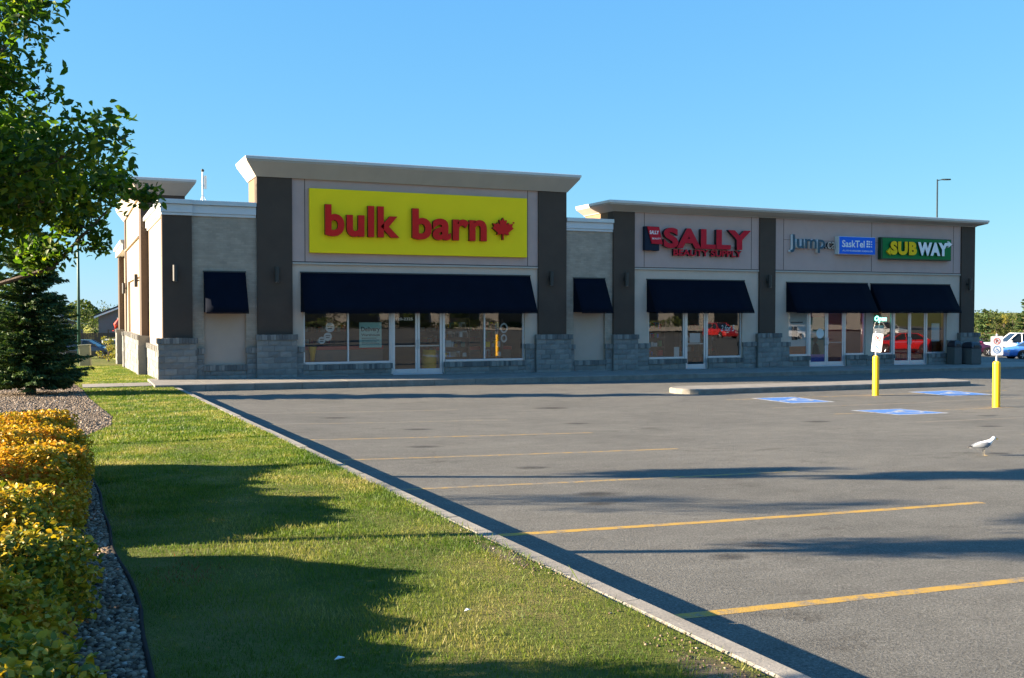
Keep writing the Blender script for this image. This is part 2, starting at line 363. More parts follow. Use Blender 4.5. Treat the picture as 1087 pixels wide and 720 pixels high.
sheet('ground', [-3000, -900, -300, -120, -60, -40, -25, -15, -10, -7, -5, -4, -3, -2, -1, 0, 1, 2, 2.88, 2.96, 3.5, 5, 8, 12, 18, 25, 32, 40, 50, 60, 70, 90, 130, 200, 400, 900, 3000], ys_, ground_z, M['ground'])
lx = [2.96, 3.06]+list(np.arange(3.5, 14, .7))+list(np.arange(14, 40.5, 1.5))+[42, 45, 50, 55, 60, 65, 70, 80, 95, 120, 160]
ly = [-90, -60, -30, -15, -8]+list(np.arange(-5, 33, 1.))+[33.6, 36, 40, 45, 50, 60, 70, 80, 95, 120]
sheet('parking_lot', lx, ly, lot, M['asphalt'], skip=lambda x, y: y > 33.7 and x < 41.5)
LOT = bpy.data.objects['parking_lot']
def lot_patch(name, mat, x0, x1, y0, y1, dz=.0015, nx=14):
    xs = np.linspace(x0, x1, nx+1); V = []; F = []
    for x in xs: V += [(x, y0, lot(x, y0)+dz), (x, y1, lot(x, y1)+dz)]
    F = [(2*i, 2*i+2, 2*i+3, 2*i+1) for i in range(nx)]
    return npmesh(name, np.array(V), np.array(F), mat, LOT)
for Y, m, L in ((5.22, 'line', 8.9), (8.0, 'line', 8.95), (10.87, 'line_mid', 8.8), (13.85, 'line_mid', 8.85), (16.85, 'line_mid', 8.9), (20.2, 'line_worn', 8.6), (23.2, 'line_worn', 8.6), (2.3, 'line', 8.9)):
    lot_patch('painted_line', M[m], 3.1, L, Y-.055, Y+.055)
for x0, x1, Y, m in ((16.6, 22.0, 21.4, 'line_worn'), (16.6, 22., 16.6, 'line_worn'), (22.3, 27.6, 21.6, 'line_worn'), (16.9, 27.8, 23.95, 'line_mid'), (16.6, 27.6, 19.15, 'line_mid'), (16.3, 27.4, 13.7, 'line_worn'), (22.3, 27.6, 16.6, 'line_worn')):
    lot_patch('painted_line', M[m], x0, x1, Y-.05, Y+.05)
def wheelchair(mb, cx, cy, s, put):
    """accessible symbol drawn in (u, v), put(u, v) -> point; thin quads"""
    def seg(a, b, w):
        d = (b[0]-a[0], b[1]-a[1]); l = math.hypot(*d); n = (-d[1]/l*w/2, d[0]/l*w/2)
        mb.raw([put(a[0]+n[0], a[1]+n[1]), put(b[0]+n[0], b[1]+n[1]), put(b[0]-n[0], b[1]-n[1]), put(a[0]-n[0], a[1]-n[1])], [(0, 1, 2, 3)])
    P = lambda u, v: (cx+u*s, cy+v*s)
    pts = [P(-.08+.24*math.cos(R(a)), -.18+.24*math.sin(R(a))) for a in range(110, 381, 18)]
    for a, b in zip(pts, pts[1:]): seg(a, b, .075*s)
    for a, b in (((-.1, .22), (-.06, -.06)), ((-.06, -.05), (.16, -.05)), ((.16, -.04), (.27, -.34)), ((.26, -.33), (.38, -.29)), ((-.09, .1), (.12, .08))):
        seg(P(*a), P(*b), .085*s)
    hx, hy = P(-.11, .36); mb.raw([put(hx+.075*s*math.cos(R(a)), hy+.075*s*math.sin(R(a))) for a in range(0, 360, 45)], [tuple(range(8))])
for x0, y0, x1, y1 in ((18.05, 22.5, 19.35, 24.1), (17.9, 18.4, 19.3, 19.85), (24.3, 22.95, 25.9, 24.45)):
    lot_patch('pad_border', M['padwhite'], x0-.1, x1+.1, y0-.1, y1+.1, .0015)
    pad = lot_patch('accessible_pad', M['padblue'], x0, x1, y0, y1, .003)
    mb = MB(); wheelchair(mb, 0, 0, 1.25, lambda u, v: ((x0+x1)/2-v, (y0+y1)/2+u, lot((x0+x1)/2-v, (y0+y1)/2+u)+.0045))
    mb.build('accessible_symbol', M['padwhite'], LOT)

def stainmat(name='oil_stain', c=(.022, .020, .018), lo=.14, hi=.40, top=.5):
    m, nt, p, n, l = _new(name); p.inputs['Roughness'].default_value = .85
    rc = ramp(nt, [(.35, mul(c, .65)), (.65, mul(c, 1.3))]); l.new(noise(nt, 70, 3, .7), rc.inputs[0]); l.new(rc.outputs[0], p.inputs['Base Color'])
    tc = N(nt, 'ShaderNodeTexCoord'); gr = N(nt, 'ShaderNodeTexGradient', gradient_type='SPHERICAL'); mp = N(nt, 'ShaderNodeMapping'); mp.inputs['Location'].default_value = (-1, -1, 0); mp.inputs['Scale'].default_value = (2, 2, 0)
    l.new(tc.outputs['Generated'], mp.inputs[0]); l.new(mp.outputs[0], gr.inputs[0])
    ml = N(nt, 'ShaderNodeMath', operation='MULTIPLY'); l.new(gr.outputs['Fac'], ml.inputs[0]); l.new(noise(nt, 9, 6, .8), ml.inputs[1])
    r = ramp(nt, [(lo, (0, 0, 0)), (hi, (top,)*3)]); l.new(ml.outputs[0], r.inputs[0])
    t = N(nt, 'ShaderNodeBsdfTransparent'); ms = N(nt, 'ShaderNodeMixShader'); l.new(r.outputs[0], ms.inputs[0]); l.new(t.outputs[0], ms.inputs[1]); l.new(p.outputs[0], ms.inputs[2]); l.new(ms.outputs[0], n['Material Output'].inputs[0]); return m
M['stain'] = stainmat(); rs_ = random.Random(5)
for x, y, a, b in ((5.3, 9.9, .5, .3), (5.0, 9.3, .35, .2), (5.6, 12.3, .4, .25), (4.7, 6.6, .3, .2), (5.2, 6.9, .22, .16), (5.1, 15.3, .5, .3), (6.0, 18.4, .5, .35), (5.2, 21.6, .6, .4), (14.7, 17.5, .6, .35), (17.2, 15.2, .5, .3), (19.5, 17.3, .5, .3), (9.6, 18.8, .5, .3), (7.4, 4.2, .3, .2), (11, 23, .8, .5), (13.2, 11.5, .35, .25), (6.3, 3.6, .16, .1), (8.8, 6.6, .2, .1)):
    lot_patch('oil_stain', M['stain'], x-a, x+a, y-b, y+b, .0024, 4)
# kerb along the lawn, in cast lengths with open joints
kb = MB(); y = -4.
while y < 33.0:
    y1 = min(y+3.05, 33.05); a, b = y+.012, y1-.012; jz = random.uniform(-.006, .006); jx = random.uniform(-.008, .008)
    def kp(x, Y, dz): return (x+jx, Y, zk(Y)+dz+jz)
    pr = [(2.915, -.4), (2.915, -.012), (2.93, .0), (3.035, .004), (3.06, -.018), (3.075, -.4)]
    kb.raw([kp(px, a, dz) for px, dz in pr]+[kp(px, b, dz) for px, dz in pr], [tuple(range(6)), tuple(range(11, 5, -1))]+[(i, i+6, (i+1) % 6+6, (i+1) % 6) for i in range(6)])
    y = y1
tag(kb.build('kerb', M['concrete']), kind='structure')
def zs(X): return -.03-.0055*(X-2.9)
sw = MB(); x = 2.35
while x < 42.5:
    x1 = x+1.52
    vs = [(xx, yy, zz) for xx in (x+.006, x1-.006) for yy, zz in ((33.3, -.8), (33.3, zs(xx)-.02), (33.33, zs(xx)), (36.7, zs(xx)), (36.7, -.8))]
    sw.raw(vs, [(0, 1, 2, 3, 4), (9, 8, 7, 6, 5)]+[(i, i+5, (i+1) % 5+5, (i+1) % 5) for i in range(5)]); x = x1
tag(sw.build('sidewalk', M['concrete']), kind='structure')
wk = MB(); x = .3
while x < 2.3:
    wk.box(x+.006, 34.0, -.5, min(x+1.2, 2.34)-.006, 35.5, -.075); x += 1.2
tag(wk.build('walkway', M['concrete']), kind='structure')
# concrete island in the lot
isl = MB(); top = []; out = [(17.35, 26.55)]
for a in range(90, 271, 30): out.append((17.6+.75*math.cos(R(a)), 26.55+.75*math.sin(R(a))))
pts = [(28.3, 25.85), (28.5, 26.05), (28.5, 27.15), (28.3, 27.3)]+[(17.55+.72*math.cos(R(a)), 26.58+.72*math.sin(R(a))) for a in range(90, 271, 20)]
n = len(pts)
def inset(p, d): c = (23., 26.58); return (p[0]+(d if p[0] < c[0] else -d), p[1]+(d if p[1] < c[1] else -d))
vs = [(x, y, lot(x, y)-.1) for x, y in pts]+[(x, y, lot(x, y)+.135) for x, y in pts]+[(*inset((x, y), .03), lot(x, y)+.16) for x, y in pts]
isl.raw(vs, [tuple(range(2*n, 3*n))]+[(k*n+i, k*n+(i+1) % n, (k+1)*n+(i+1) % n, (k+1)*n+i) for k in (0, 1) for i in range(n)])
tag(isl.build('traffic_island', M['concrete']), 'long low concrete island with rounded end standing in the parking lot', 'traffic island')

# ------------------------------------------------------------------ the building
B = thing('retail_building', 'long beige strip of shops with dark brown pilasters and stone base', 'building', (2.9, 36.2, 0))
Y0 = 36.2; LF = 3.05                                # wall plane, window head
def stone(x0, x1, yf, z0, z1, name='stone_base', left=False, depth=.3, cap=True, parent=None):
    """rock-faced block base with a soldier-course cap"""
    co = MB(); co.box(x0+.015, yf+.018, z0, x1-.015, yf+depth, z1-.01); o = co.build(name, M['mortar'], parent or B)
    mb = MB(); zt = z1-.19 if cap else z1; z = z0; row = 0
    h = (zt-z0)/max(1, round((zt-z0)/.2))
    faces = [(x0, x1, 0)]+([(yf+.02, yf+depth, 1)] if left else [])
    while z < zt-.02:
        for a, b, side in faces:
            u = a-(.2 if row % 2 else 0)
            while u < b-.01:
                ua, ub = max(u, a)+.004, min(u+.4, b)-.004; j = random.uniform(0, .022)
                if ub-ua > .03:
                    if side == 0: rough_block(mb, ua, ub, yf-j, yf+.03, z+.004, z+h-.004)
                    else: mb.box(x0-j, ua, z+.004, x0+.03, ub, z+h-.004)
                u += .4
        z += h; row += 1
    mb.build('block', M['stone'], o)
    if cap:
        cp = MB(); u = x0-.035
        while u < x1+.03:
            j = random.uniform(.035, .06); e = min(u+.1, x1+.035)
            cp.box(u+.004, yf-j, zt+.004, e-.004, yf+.06, z1+random.uniform(-.006, .006)); u += .1
        if left:
            u = yf-.03
            while u < yf+depth: cp.box(x0-random.uniform(.035, .06), u+.004, zt+.004, x0+.05, min(u+.1, yf+depth)-.004, z1); u += .1
        cp.build('cap_course', M['stone_cap'], o)
    return o
def rough_block(mb, x0, x1, yf, yb, z0, z1):
    # a chiselled face: a 3 x 3 grid pushed about
    xs = np.linspace(x0, x1, 4); zz = np.linspace(z0, z1, 4)
    vs = [(x, yf+(random.uniform(-.014, .006) if 0 < i < 3 and 0 < k < 3 else .008), z) for k, z in enumerate(zz) for i, x in enumerate(xs)]
    fs = [(k*4+i, k*4+i+1, (k+1)*4+i+1, (k+1)*4+i) for k in range(3) for i in range(3)]
    b = [(x0, yb, z0), (x1, yb, z0), (x1, yb, z1), (x0, yb, z1)]
    mb.raw(vs+b, fs+[(0, 16, 17, 3), (3, 17, 18, 15), (15, 18, 19, 12), (12, 19, 16, 0), (0, 1, 2, 3, 17, 16)][:4])
def part(mb, name, mat, **k): return mb.build(name, M[mat], B, **k)

# main volume behind the parapets
mb = MB()
for a in ((2.95, 43.6, -1.2, 39.75, 66., 5.3), (2.95, 36.6, -.6, 3.4, 43.6, 5.3), (39.4, 36.6, -.6, 39.75, 43.6, 5.3)): mb.box(*a)
part(mb, 'wall', 'stucco_side')
rf = MB(); rf.box(2.95, 36.6, 5.3, 39.75, 66., 5.42); part(rf, 'roof', 'roofing')

def front_wall(name, mat, x0, x1, z0, z1, holes=(), y=Y0, t=.34):
    mb = MB(); x = x0
    for a, b, c, d in sorted(holes):
        if a > x: mb.box(x, y, z0, a, y+t, z1)
        if c > z0: mb.box(a, y, z0, b, y+t, c)
        if d < z1: mb.box(a, y, d, b, y+t, z1)
        x = b
    if x < x1: mb.box(x, y, z0, x1, y+t, z1)
    return part(mb, name, mat)
def flare(x0, x1, yf, yb, z0, z1, o, left=True, right=True, name='cornice'):
    """crown that leans outward, with a metal cap on top"""
    zl, zr = (z1, z1) if not isinstance(z1, tuple) else z1
    def ring(d, za, zb):
        return [(x0-(d if left else 0), yf-d, za), (x1+(d if right else 0), yf-d, zb), (x1+(d if right else 0), yb, zb), (x0-(d if left else 0), yb, za)]
    mb = MB(); mb.rings([ring(.03, z0-.03, z0-.03), ring(.05, z0, z0), ring(o, zl-.17, zr-.17), ring(o, zl-.11, zr-.11)])
    c = part(mb, name, 'cornice')
    f = MB(); f.rings([ring(o+.03, zl-.112, zr-.112), ring(o+.035, zl-.02, zr-.02), ring(o-.02, zl, zr)]); f.build('cap_flashing', M['flash'], c)
    return c

# low corner bay
front_wall('brick_wall', 'brick', 3.78, 5.95, -.2, 5.5, [(4.17, 5.57, .42, 3.3)])
mb = MB(); mb.box(4.17, Y0+.09, .42, 5.57, Y0+.3, 3.3); part(mb, 'blank_panel', 'niche')
mb = MB(); mb.box(2.82, 36.1, 1.3, 3.78, 36.55, 5.5); part(mb, 'pilaster', 'pilaster')
stone(2.66, 3.90, 35.98, -.1, 1.36, left=True, depth=.5)
stone(3.90, 4.165, 36.12, -.1, 1.0); stone(5.575, 5.93, 36.12, -.1, 1.0); stone(4.165, 5.575, 36.115, -.1, .41)
# low parapet: fascia, ledge and metal cap, turning the corner
def parapet(x0, x1, yf, yb, z0, z1, name='parapet', left=False):
    mb = MB(); l = .06 if left else 0
    mb.box(x0-l*.5, yf-.05, z0, x1, yb, z0+.09); mb.box(x0-l, yf-.08, z0+.093, x1, yb, z1-.16); o = part(mb, name, 'parapet', bevel=.012)
    f = MB(); f.box(x0-l*2.2, yf-.15, z1-.157, x1, yb, z1); f.build('cap_flashing', M['flash'], o, bevel=.012)
parapet(3.8, 5.93, Y0, 36.9, 5.5, 6.03)
parapet(2.82, 3.797, 36.1, 36.9, 5.5, 6.03, left=True)
# side of the low corner bay (faces the lawn)
mb = MB(); mb.box(2.9, 36.56, -.4, 2.949, 43.62, 5.5); part(mb, 'side_wall', 'stucco_side')
for z in (2.7, 4.2): part(MB().box(2.893, 36.57, z, 2.899, 43.6, z+.025), 'reveal_strip', 'niche')
mb = MB(); mb.box(2.83, 36.903, 5.5, 3.2, 43.62, 5.59); mb.box(2.78, 36.903, 5.593, 3.2, 43.62, 5.87); o = part(mb, 'parapet', 'parapet', bevel=.012)
f = MB(); f.box(2.69, 36.903, 5.873, 3.25, 43.62, 6.03); f.build('cap_flashing', M['flash'], o, bevel=.012)
def side_stone(x, y0, y1, z0, z1, cap=True):
    co = MB(); co.box(x+.015, y0+.01, z0, x+.3, y1-.01, z1-.01); o = co.build('stone_base', M['mortar'], B); mb = MB(); z = z0; r = 0
    zt = z1-.19
    h = (zt-z0)/round((zt-z0)/.2)
    while z < zt-.02:
        u = y0-(.2 if r % 2 else 0)
        while u < y1-.01:
            mb.box(x-random.uniform(0, .02), max(u, y0)+.004, z+.004, x+.03, min(u+.4, y1)-.004, z+h-.004); u += .4
        z += h; r += 1
    mb.build('block', M['stone'], o); cp = MB(); u = y0
    while u < y1: cp.box(x-random.uniform(.03, .055), u+.004, zt+.004, x+.05, min(u+.1, y1)-.004, z1); u += .1
    cp.build('cap_course', M['stone_cap'], o)
side_stone(2.80, 36.5, 43.6, -.35, 1.0)
# tall bump on the lawn side
for a in ((2.60, 43.65, -.6, 4.31, 45.0, 7.0), (2.60, 56.2, -.9, 4.31, 57.4, 7.0)): part(MB().box(*a), 'pilaster', 'pilaster')
mb = MB(); mb.box(2.66, 45.003, 3.75, 4.31, 56.197, 7.0); mb.box(2.66, 45.003, -.7, 4.0, 45.8, 3.747); mb.box(2.66, 55.4, -.9, 4.0, 56.197, 3.747); mb.box(2.78, 45.803, -.8, 4.0, 55.397, 3.747); part(mb, 'side_wall', 'stucco_side')
mb = MB(); mb.box(2.55, 45.003, 5.35, 2.659, 56.19, 5.385); part(mb, 'reveal_strip', 'niche')
flare(2.60, 4.31, 43.65, 57.4, 7.0, 7.62, .38)
side_stone(2.46, 43.6, 45.05, -.5, 1.3); side_stone(2.52, 45.1, 56.1, -.75, 1.25); side_stone(2.46, 56.15, 57.5, -.85, 1.2)
mb = MB(); mb.box(2.459, 43.55, -.5, 3.0, 43.64, 1.28); part(mb, 'stone_return', 'mortar')
mb = MB(); mb.box(2.9, 57.41, -.9, 2.949, 64.5, 5.5); part(mb, 'side_wall', 'stucco_side')
mb = MB(); mb.box(2.62, 64.5, -1.2, 3.6, 66.2, 5.5); part(mb, 'pilaster', 'pilaster')
side_stone(2.80, 57.5, 64.4, -1.0, 1.0); side_stone(2.46, 64.35, 66.35, -1.2, 1.2)
mb = MB(); mb.box(2.459, 64.3, -1.2, 3.0, 64.38, 1.2); part(mb, 'stone_return', 'mortar')
mb = MB(); mb.box(2.5, 57.44, 5.5, 3.7, 66.3, 5.87); o = part(mb, 'parapet', 'parapet'); f = MB(); f.box(2.4, 57.43, 5.873, 3.8, 66.4, 6.03); f.build('cap_flashing', M['flash'], o)

# tall bay
mb = MB(); mb.box(5.95, 36.1, 1.4, 7.17, 36.6, 6.97); part(mb, 'pilaster', 'pilaster')
mb = MB(); mb.box(16.72, 36.1, 1.3, 17.93, 36.6, 6.97); part(mb, 'pilaster', 'pilaster')
mb = MB(); mb.box(5.96, 36.603, 5.0, 17.92, 37.9, 6.97); part(mb, 'tower_wall', 'pilaster_side')
front_wall('front_wall', 'stucco_light', 7.173, 16.717, -.3, 3.99, [(7.57, 10.8, .37, LF), (10.8, 12.86, -.3, LF), (12.86, 16.17, .37, LF)])
front_wall('sign_wall', 'stucco_taupe', 7.173, 16.717, 3.993, 6.97, y=Y0-.03)
def reveals(xs, z0, z1, y):
    for x in xs: part(MB().box(x-.012, y-.003, z0, x+.012, y+.05, z1), 'reveal_joint', 'pilaster')
def band(x0, x1, z, y=Y0-.03):
    mb = MB(); mb.box(x0, y-.035, z-.075, x1, y+.02, z-.003); part(mb, 'sill_band', 'cornice', bevel=.01)
    mb = MB(); mb.box(x0, y-.004, z-.004, x1, y+.02, z+.03); part(mb, 'reveal_joint', 'pilaster')
reveals((7.63, 16.28), 4.03, 6.96, Y0-.03); band(7.175, 16.715, 4.0)
flare(5.95, 17.93, 36.1, 37.95, 6.97, 7.60, .40)
stone(5.90, 7.29, 35.98, -.15, 1.45); stone(16.58, 18.10, 35.98, -.2, 1.36)
stone(7.29, 7.56, 36.12, -.15, 1.0); stone(16.18, 16.58, 36.12, -.2, 1.0)
stone(7.56, 10.79, 36.12, -.15, .36); stone(12.87, 16.18, 36.12, -.2, .36)
# low link bay
front_wall('brick_wall', 'brick', 17.933, 20.047, -.4, 5.45, [(18.3, 19.7, .32, 3.3)])
mb = MB(); mb.box(18.3, Y0+.09, .32, 19.7, Y0+.3, 3.3); part(mb, 'blank_panel', 'niche')
stone(18.10, 18.295, 36.12, -.25, .95); stone(19.705, 20.0, 36.12, -.25, .95); stone(18.295, 19.705, 36.115, -.25, .31)
parapet(17.935, 20.045, Y0, 36.9, 5.45, 5.96)
# right-hand block
for a, b in ((20.05, 21.02), (27.2, 28.03), (38.86, 39.72)):
    mb = MB(); mb.box(a, 36.1, 1.2, b, 36.6, 6.32); part(mb, 'pilaster', 'pilaster')
mb = MB(); mb.box(20.06, 36.603, 5.0, 39.71, 38.6, 6.32); part(mb, 'tower_wall', 'pilaster_side')
mb = MB(); mb.box(39.65, 36.6, -.6, 39.712, 40.5, 5.0); part(mb, 'end_wall', 'stucco_side')
front_wall('front_wall', 'stucco_light', 21.023, 27.197, -.5, 4.037, [(21.74, 23.5, .3, LF), (23.5, 24.62, -.5, LF), (24.62, 26.37, .3, LF)])
front_wall('front_wall', 'stucco_light', 28.033, 38.857, -.5, 4.037, [(28.83, 29.93, .3, LF), (29.93, 32.0, -.5, LF), (32.0, 33.15, .3, LF), (33.6, 34.78, .28, LF), (34.78, 36.86, -.5, LF), (36.86, 38.06, .28, LF)])
front_wall('sign_wall', 'stucco_taupe', 21.023, 27.197, 4.04, 6.32, y=Y0-.03)
front_wall('sign_wall', 'stucco_taupe', 28.033, 38.857, 4.04, 6.32, y=Y0-.03)
reveals((21.5, 26.8), 4.08, 6.3, Y0-.03); reveals((28.5, 33.42, 38.4), 4.08, 6.3, Y0-.03)
for a in ((28.51, Y0-.033, 5.38, 33.4, Y0-.02, 5.395), (33.43, Y0-.033, 5.38, 38.39, Y0-.02, 5.395)): part(MB().box(*a), 'reveal_joint', 'pilaster')
band(21.025, 27.195, 4.04); band(28.035, 38.855, 4.04)
flare(20.05, 39.72, 36.1, 38.65, 6.32, (6.70, 6.60), .40)
stone(19.99, 21.12, 35.98, -.3, 1.33); stone(27.05, 28.25, 35.98, -.35, 1.32); stone(38.72, 39.95, 35.98, -.4, 1.25, left=False)
for a, b, z in ((21.12, 21.73, .95), (26.38, 27.05, .95), (28.25, 28.82, .93), (33.16, 33.59, .25), (38.07, 38.72, .9)): stone(a, b, 36.12, -.35, z)
for a, b in ((21.73, 23.49), (24.63, 26.38), (28.82, 29.92), (32.01, 33.16), (33.59, 34.77), (36.87, 38.07)): stone(a, b, 36.12, -.35, .29)

# ------------------------------------------------------------------ windows and doors
def window(x0, x1, z0, mull=(), z1=LF):
    y = Y0+.06; w = .06; mb = MB()
    mb.box(x0, y, z0, x0+w, y+.1, z1); mb.box(x1-w, y, z0, x1, y+.1, z1); mb.box(x0+w, y, z1-w, x1-w, y+.1, z1)
    mb.box(x0+w, y-.03, z0, x1-w, y+.1, z0+.075)
    for m in mull: mb.box(m-w/2, y, z0+.075, m+w/2, y+.1, z1-w)
    o = part(mb, 'window', 'alu', bevel=.006)
    e = [x0+w]+[m for m in mull]+[x1-w]
    for i, (a, b) in enumerate(zip(e, e[1:])):
        a2 = a if i == 0 else a+w/2; b2 = b if i == len(e)-2 else b-w/2
        g = MB(); g.raw([(a2, y+.05, z0+.075), (b2, y+.05, z0+.075), (b2, y+.05, z1-w), (a2, y+.05, z1-w)], [(0, 1, 2, 3)]); g.build('pane', M['glass'], o, keep=True)
    return o
def door(x0, x1, zb, hinge, z1=2.55):
    y = Y0+.05; w = .085; mb = MB()
    mb.box(x0, y, zb, x0+w, y+.05, z1); mb.box(x1-w, y, zb, x1, y+.05, z1); mb.box(x0+w, y, z1-.1, x1-w, y+.05, z1); mb.box(x0+w, y, zb, x1-w, y+.05, zb+.17)
    o = part(mb, 'door', 'alu', bevel=.006)
    g = MB(); g.raw([(x0+w, y+.025, zb+.17), (x1-w, y+.025, zb+.17), (x1-w, y+.025, z1-.1), (x0+w, y+.025, z1-.1)], [(0, 1, 2, 3)]); g.build('pane', M['glass'], o, keep=True)
    hx = x1-w*.5 if hinge == 'L' else x0+w*.5
    h = MB(); h.tube([(hx, y, zb+.92), (hx, y-.06, zb+.94), (hx, y-.06, zb+1.22), (hx, y, zb+1.24)], .014, 6); h.build('handle', M['alu'], o)
    b = MB(); b.box(x0+w, y+.055, zb+1.0, x1-w, y+.085, zb+1.045); b.build('push_bar', M['alu'], o)
def doorframe(x0, x1, zb, mid=None):
    y = Y0+.03; mb = MB(); mb.box(x0, y, zb, x0+.06, y+.12, LF); mb.box(x1-.06, y, zb, x1, y+.12, LF); mb.box(x0+.06, y, LF-.06, x1-.06, y+.12, LF); mb.box(x0+.06, y, 2.56, x1-.06, y+.12, 2.63)
    mb.box(x0+.06, y-.05, zb-.05, x1-.06, y+.12, zb)
    o = part(mb, 'door_frame', 'alu', bevel=.006)
    g = MB(); g.raw([(x0+.06, y+.06, 2.63), (x1-.06, y+.06, 2.63), (x1-.06, y+.06, LF-.06), (x0+.06, y+.06, LF-.06)], [(0, 1, 2, 3)]); g.build('transom_pane', M['glass'], o, keep=True)
window(7.57, 10.8, .37, (9.2,)); window(12.86, 16.17, .37, (14.52,))
doorframe(10.8, 12.86, -.05); door(10.87, 11.825, -.045, 'L'); door(11.835, 12.79, -.045, 'R')
window(21.74, 23.5, .3); window(24.62, 26.37, .3); doorframe(23.5, 24.62, -.125); door(23.57, 24.55, -.12, 'R')
window(28.83, 29.93, .3); window(32.0, 33.15, .3); doorframe(29.93, 32.0, -.155); door(30.0, 30.96, -.15, 'L'); door(30.97, 31.93, -.15, 'R')
window(33.6, 34.78, .28); window(36.86, 38.06, .28); doorframe(34.78, 36.86, -.185); door(34.85, 35.815, -.18, 'L'); door(35.825, 36.79, -.18, 'R')

# shop interiors
def room(x0, x1, zf, depth=6.):
    mb = MB(); mb.box(x0, Y0+.345, zf-.1, x1, Y0+depth, zf); part(mb, 'floor', 'floor')
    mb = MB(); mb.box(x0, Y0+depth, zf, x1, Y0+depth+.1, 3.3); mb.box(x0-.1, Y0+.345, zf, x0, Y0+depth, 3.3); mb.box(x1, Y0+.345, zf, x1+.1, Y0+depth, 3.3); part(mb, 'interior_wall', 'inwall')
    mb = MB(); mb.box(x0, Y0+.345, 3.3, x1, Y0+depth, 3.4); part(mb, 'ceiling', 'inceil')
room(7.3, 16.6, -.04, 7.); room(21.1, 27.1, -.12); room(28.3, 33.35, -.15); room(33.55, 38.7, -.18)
def shelf(name, label, x0, x1, y0, y1, zf, zt, n, group=None, goods=True, cols=('poster_w', 'sallyred', 'orange'), fill=.34):
    t = thing(name, label, 'shelf', ((x0+x1)/2, y0, zf), 0, group)
    mb = MB(); mb.box(x0, y0, zf, x0+.04, y1, zt); mb.box(x1-.04, y0, zf, x1, y1, zt); mb.box(x0+.04, y1-.03, zf, x1-.04, y1, zt); mb.build('case', M['shelf'], t)
    for k in range(n):
        z = zf+.08+(zt-zf-.1)*k/n; s = MB(); s.box(x0+.042, y0+.01, z, x1-.042, y1-.035, z+.03); s.build('shelf_board', M['shelf'], t)
        if goods:
            for c in range(len(cols)):
                g = MB(); u = x0+.1+random.uniform(0, .1)
                while u < x1-.25:
                    w = random.uniform(.08, .22)
                    if random.random() < fill: g.box(u, y0+.05, z+.032, u+w, y1-.1, z+.032+random.uniform(.12, .26))
                    u += w+.02
                if g.v: g.build('goods', M[cols[c]], t)
for i, (a, b) in enumerate(((7.6, 10.2), (13.2, 16.3))):
    shelf('display_shelf', ['brown wooden shelf of goods inside left window of yellow sign store', 'brown wooden shelf of goods inside right window of yellow sign store'][i], a, b, 40.2, 40.7, -.04, 1.9, 4)
shelf('display_shelf', 'shelf of products inside left window under red letters', 21.4, 23.4, 39.2, 39.6, -.12, 1.9, 4)
shelf('display_shelf', 'shelf of products inside right window under red letters', 24.9, 26.9, 38.8, 39.2, -.12, 1.9, 4)
shelf('display_rack', 'rack of red, yellow and green goods close behind window right of entrance doors', 14.65, 15.5, 36.75, 37.05, .4, 1.95, 4, cols=('sallyred', 'subyellow', 'subgreen', 'poster_w'), fill=.5)
shelf('display_rack', 'rack of pale and yellow goods behind the pane nearest entrance doors', 13.1, 14.2, 37.0, 37.3, .4, 2.0, 4, cols=('poster_w', 'subyellow', 'cream', 'poster_teal'), fill=.5)
shelf('display_rack', 'rack of bright cosmetics behind the left window of red letters store', 21.95, 22.9, 36.8, 37.1, .3, 1.9, 4, cols=('sallyred', 'poster_w', 'subgreen', 'telblue'), fill=.45)
shelf('display_rack', 'rack of pale boxes behind the right window of red letters store', 24.8, 25.3, 36.9, 37.15, .3, 1.7, 4, cols=('poster_w', 'orange', 'poster_teal'), fill=.45)
cb = MB(); cb.box(7.62, 37.0, -.04, 10.7, 37.35, .85); o = cb.build('display_counter', M['floor']); tag(o, 'low grey display counter with red brown ledge inside left window', 'counter')
c2 = MB(); c2.box(7.6, 36.97, .853, 10.72, 37.38, .98); c2.build('counter_ledge', M['counter'], o)
cb = MB(); cb.box(12.95, 37.4, -.04, 16.1, 37.75, .75); o = cb.build('display_counter', M['floor']); tag(o, 'low grey display counter with red ledge inside right window beside entrance', 'counter')
c2 = MB(); c2.box(12.93, 37.37, .753, 16.12, 37.78, .88); c2.build('counter_ledge', M['counter'], o)
def barrel(x, y, z, h, r, label):
    t = thing('barrel', label, 'barrel', (x, y, z), 0, 'yellow barrels inside the store')
    mb = MB(); mb.lathe([(r*.86, 0), (r*.96, h*.25), (r, h*.5), (r*.96, h*.75), (r*.86, h)], (x, y, z), 24); mb.build('staves', M['barrel'], t, smooth=True)
    for q in (.12, .33, .67, .88):
        rr = r*(1-.14*(abs(q-.5)*2)**1.6)+.006; hp = MB(); hp.lathe([(rr, -.02), (rr+.004, 0), (rr, .02)], (x, y, z+h*q), 24); hp.build('hoop', M['safety'], t, smooth=True)
barrel(12.40, 36.62, -.04, .85, .29, 'large yellow barrel standing just inside the glass entrance doors')
ct = MB(); ct.lathe([(.07, 0), (.1, .25), (.155, .5), (.16, .53)], (8.0, 36.72, .46), 20); tag(ct.build('bucket', M['barrel'], smooth=True), 'orange tapered bucket in the lower corner of the leftmost window', 'bucket')
st = MB(); st.box(7.7, 36.58, .40, 8.3, 36.9, .455); tag(st.build('window_ledge', M['shelf']), 'short wooden ledge under the orange bucket in leftmost window', 'ledge')
